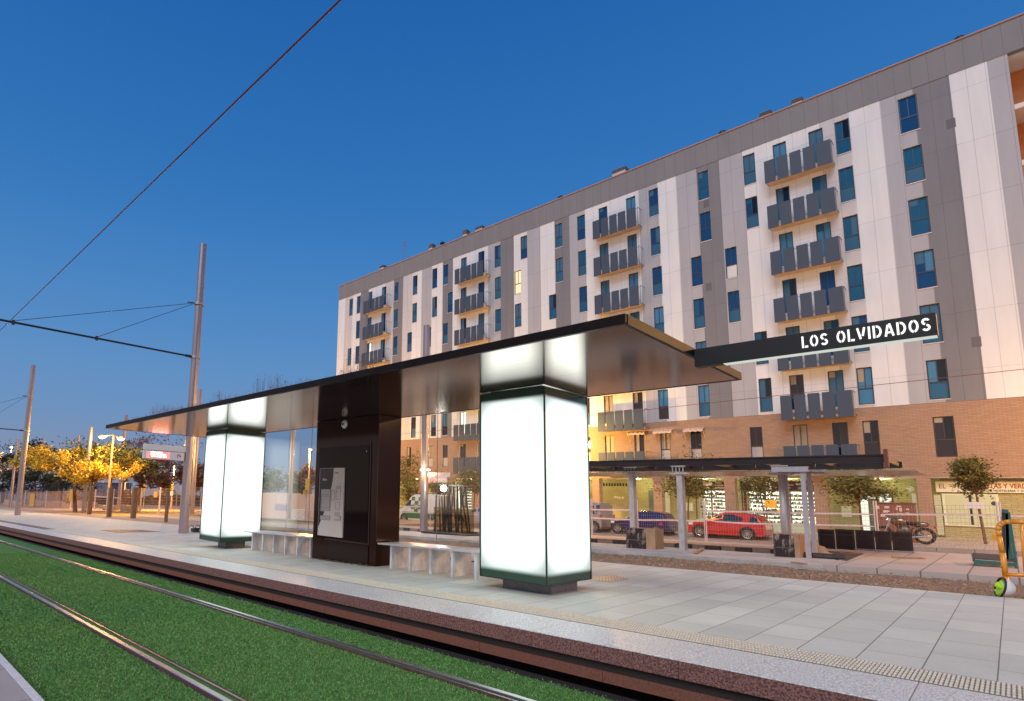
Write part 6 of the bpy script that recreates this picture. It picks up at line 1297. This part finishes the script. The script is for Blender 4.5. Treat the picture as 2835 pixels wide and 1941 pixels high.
# park fence
PFY = 21.0
fxs = [xon(px, PFY, -1) for px in (-30, 70, 128, 196, 262, 312, 388, 440, 500, 575)]
flab = ['left edge', 'beside the far steel pole', 'left of the yellow tree', 'behind the yellow tree trunk', 'behind the leftmost timber post', 'behind the dark board', 'right of the dark board', 'left of the rightmost timber post', 'behind the tall steel pole']
for i, (xa, xb) in enumerate(zip(fxs[:-1], fxs[1:])):
    t = thing('fence_panel', 'park mesh fence panel '+flab[i], 'fence', ((xa+xb)/2, PFY, gz(xa, -.06)), 'temporary mesh fence panels in the park')
    za, zb_ = at_y(10, 1410, PFY).z*0+gz(xa, -.06), gz(xb, -.06); H_ = 2.3
    for x, z in ((xa+.08, za), (xb-.08, zb_)):
        g = MB(); g.tube((x, PFY, z), (x, PFY, z+H_+.1), .045, n=6); g.build('post', fpost, t)
    g = MB(); nv = min(60, int((xb-xa)/.22))
    for k in range(1, nv): x = xa+(xb-xa)*k/nv; g.tube((x, PFY, gz(x, 0)), (x, PFY, gz(x, H_-.06)), .012, n=3, caps=False)
    for k in range(9): z = .04+(H_-.1)*k/8; g.tube((xa+.08, PFY, gz(xa, z)), (xb-.08, PFY, gz(xb, z)), .012, n=3, caps=False)
    g.build('wire_mesh', wirem, t, fix=False)
p, q = at_y(262, 1374, PFY-.1), at_y(335, 1374, PFY-.1); g = MB(); g.box(p.x, PFY-.12, p.z-.06, q.x, PFY-.1, p.z+.06); tag(g.build('warning_tape', tape), 'pale warning tape between two timber posts in the park', 'tape')
# traffic lights
ye = mat('signal_yellow', (.62, .38, .02), .5); sigd = mat('signal_lens_dark', (.02, .015, .015), .3)
def signal(px, py, Y, w_, h_, label, base=1400):
    c = at_y(px, py, Y); s = at_y(px+1, py, Y).x-c.x; t = thing('traffic_light', label, 'traffic light', (c.x, Y, gz(c.x, -.1)), 'yellow traffic lights')
    W2, H2 = w_*s/2, h_*s/2; g = MB(); g.box(c.x-W2, Y-.15, c.z-H2, c.x+W2, Y+.15, c.z+H2); g.build('housing', ye, t, bevel=.02)
    for k in (-1, 0, 1): g = MB(); g.lathe((c.x, Y-.16, c.z+k*H2*.62), [(0, -.005), (W2*.62, -.004), (W2*.62, .02)], 12, axis='Y'); g.tube((c.x, Y-.18, c.z+k*H2*.62+H2*.2), (c.x, Y-.34, c.z+k*H2*.62+H2*.17), W2*.5, n=8); g.build('signal_lens', sigd, t)
    g = MB(); g.tube((c.x+W2*.2, Y+.16, gz(c.x, -.1)), (c.x+W2*.2, Y+.16, c.z+H2), .05, n=8); g.build('signal_post', mat('signal_post', (.5, .42, .36), .5), t)
for a_ in ((389, 1347, 34, 6, 11, 'yellow traffic light left of the russet tree stem'), (398, 1347, 34, 6, 11, 'yellow traffic light just right of its twin, by the russet tree'), (473, 1350, 34, 7, 13, 'yellow traffic light above the rightmost timber post'), (459, 1349, 34, 6, 11, 'yellow traffic light half behind the rightmost timber post top'), (848, 1342, 22, 8, 18, 'yellow traffic light seen through the left glass wall'), (842, 1358, 22, 9, 13, 'lower yellow signal on the pale post behind the left glass wall')): signal(*a_)
# yellow pump cabinet strapped on the tree, barriers and site clutter
p = at_g(198, 1421, -.03); 
for (px, py, w_, h_, c, lab) in ((430, 1369, 8, 6, (.75, .35, .05), 'small orange marker board behind the park fence'), (88, 1384, 12, 8, (.7, .35, .06), 'orange plate on the park fence near the far pole'), (475, 1366, 7, 5, (.6, .55, .5), 'small pale plate under the traffic light'), (195, 1371, 6, 9, (.8, .5, .03), 'yellow box strapped to the park tree trunk')):
    c0 = at_y(px, py, PFY-.3 if px != 195 else 14.6); s = at_y(px+1, py, c0.y).x-c0.x; g = MB(); g.box(c0.x-w_*s/2, c0.y, c0.z-h_*s/2, c0.x+w_*s/2, c0.y+.06, c0.z+h_*s/2); o = g.build('small_plate', mat('plate_%d' % px, c, .6)); tag(o, lab, 'plate')
# jersey barriers beyond the fence
rw_ = mat('barrier_concrete', (.42, .28, .22), .85, noise=.2)
for i, (px, py, w_) in enumerate(((35, 1392, 30), (118, 1395, 30), (160, 1396, 18), (425, 1387, 34), (490, 1390, 24), (240, 1392, 26))):
    c = at_g(px, py+8, -.1); s = 1.2; g = MB(); L_ = w_*.09*abs(c.x)/45
    g.prism([(c.y-.3, gz(c.x, -.1)), (c.y+.3, gz(c.x, -.1)), (c.y+.12, gz(c.x, .8)), (c.y-.12, gz(c.x, .8))], 'X', c.x-L_, c.x+L_); tag(g.build('concrete_barrier', rw_), 'low concrete barrier beyond the park fence, '+['at the left edge', 'below the pointed dark tree', 'left of the yellow tree', 'left of the rightmost timber post', 'behind the tall pole', 'between the yellow tree and the twin lamp'][i], 'barrier', 'concrete barriers beyond the park fence')
# cable coil by the tall pole
c = at_g(538, 1473, 0); t = thing('cable_coil', 'loop of black cable with a small box standing by the tall pole', 'cable', (c.x, c.y, gz(c.x)))
g = MB(); P3 = lambda x, y: at_y(x, y, c.y)
g.path([P3(524, 1475), P3(520, 1466), (P3(524, 1457)), P3(532, 1455), P3(537, 1461)], .015, 6); g.path([P3(540, 1461), P3(546, 1454), P3(552, 1456), P3(555, 1463)], .012, 6); g.path([P3(530, 1463), P3(530, 1475), P3(555, 1475), P3(557, 1468), P3(555, 1463), P3(541, 1463)], .022, 6); g.build('cable_loop', cable, t)
p, q = P3(536.5, 1462), P3(545, 1473); g = MB(); g.box(p.x, c.y-.1, q.z, q.x, c.y+.1, p.z); g.build('connector_box', blk, t)
# pale site container behind the left glass
SCY = 24; a, b = at_y(734, 1364, SCY), at_y(806, 1436, SCY); t = thing('site_container', 'pale pink site container with blurred blue writing, seen through the left glass', 'container', ((a.x+b.x)/2, SCY, gz(b.x, -.1)))
g = MB(); g.box(a.x-1, SCY, gz(a.x, -.1), b.x, SCY+2.4, a.z); g.build('shell', mat('container_pale', (.60, .47, .42), .7, noise=.06), t); x = a.x+(b.x-a.x)*.40; g = MB(); g.box(x, SCY-.01, a.z-1.3, x+1.9, SCY-.002, a.z-.85); g.build('label_band', mat('band_lilac', (.34, .30, .42), .7), t)
g = MB(); g.box(x+.3, SCY-.01, a.z-.75, x+1.6, SCY-.002, a.z-.12); g.build('label_plate', mat('plate_pinkwhite', (.66, .56, .54), .7), t)
a, b = at_y(808, 1410, 23), at_y(842, 1436, 23); g = MB(); g.box(a.x, 23, gz(a.x, -.1), b.x, 23.8, a.z); tag(g.build('pallet_stack', mat('pallet_pale', (.62, .52, .46), .8, noise=.2, nscale=4)), 'pale stack of boards beside the site container', 'stack')
# round road sign right of the poles
c = at_y(557, 1357, 24); g = MB(); g.lathe((c.x, 24, c.z), [(0, -.02), (.16, -.018), (.26, -.012), (.28, 0)], 18, axis='Y'); t = thing('road_sign', 'small round blue and white road sign right of the poles', 'sign', (c.x, 24, gz(c.x))); g.build('disc', mat('sign_blue_white', (.12, .16, .4), .5), t); g = MB(); g.tube((c.x, 24.04, gz(c.x, -.1)), (c.x, 24.04, c.z), .035, n=6); g.build('sign_post', fpost, t)
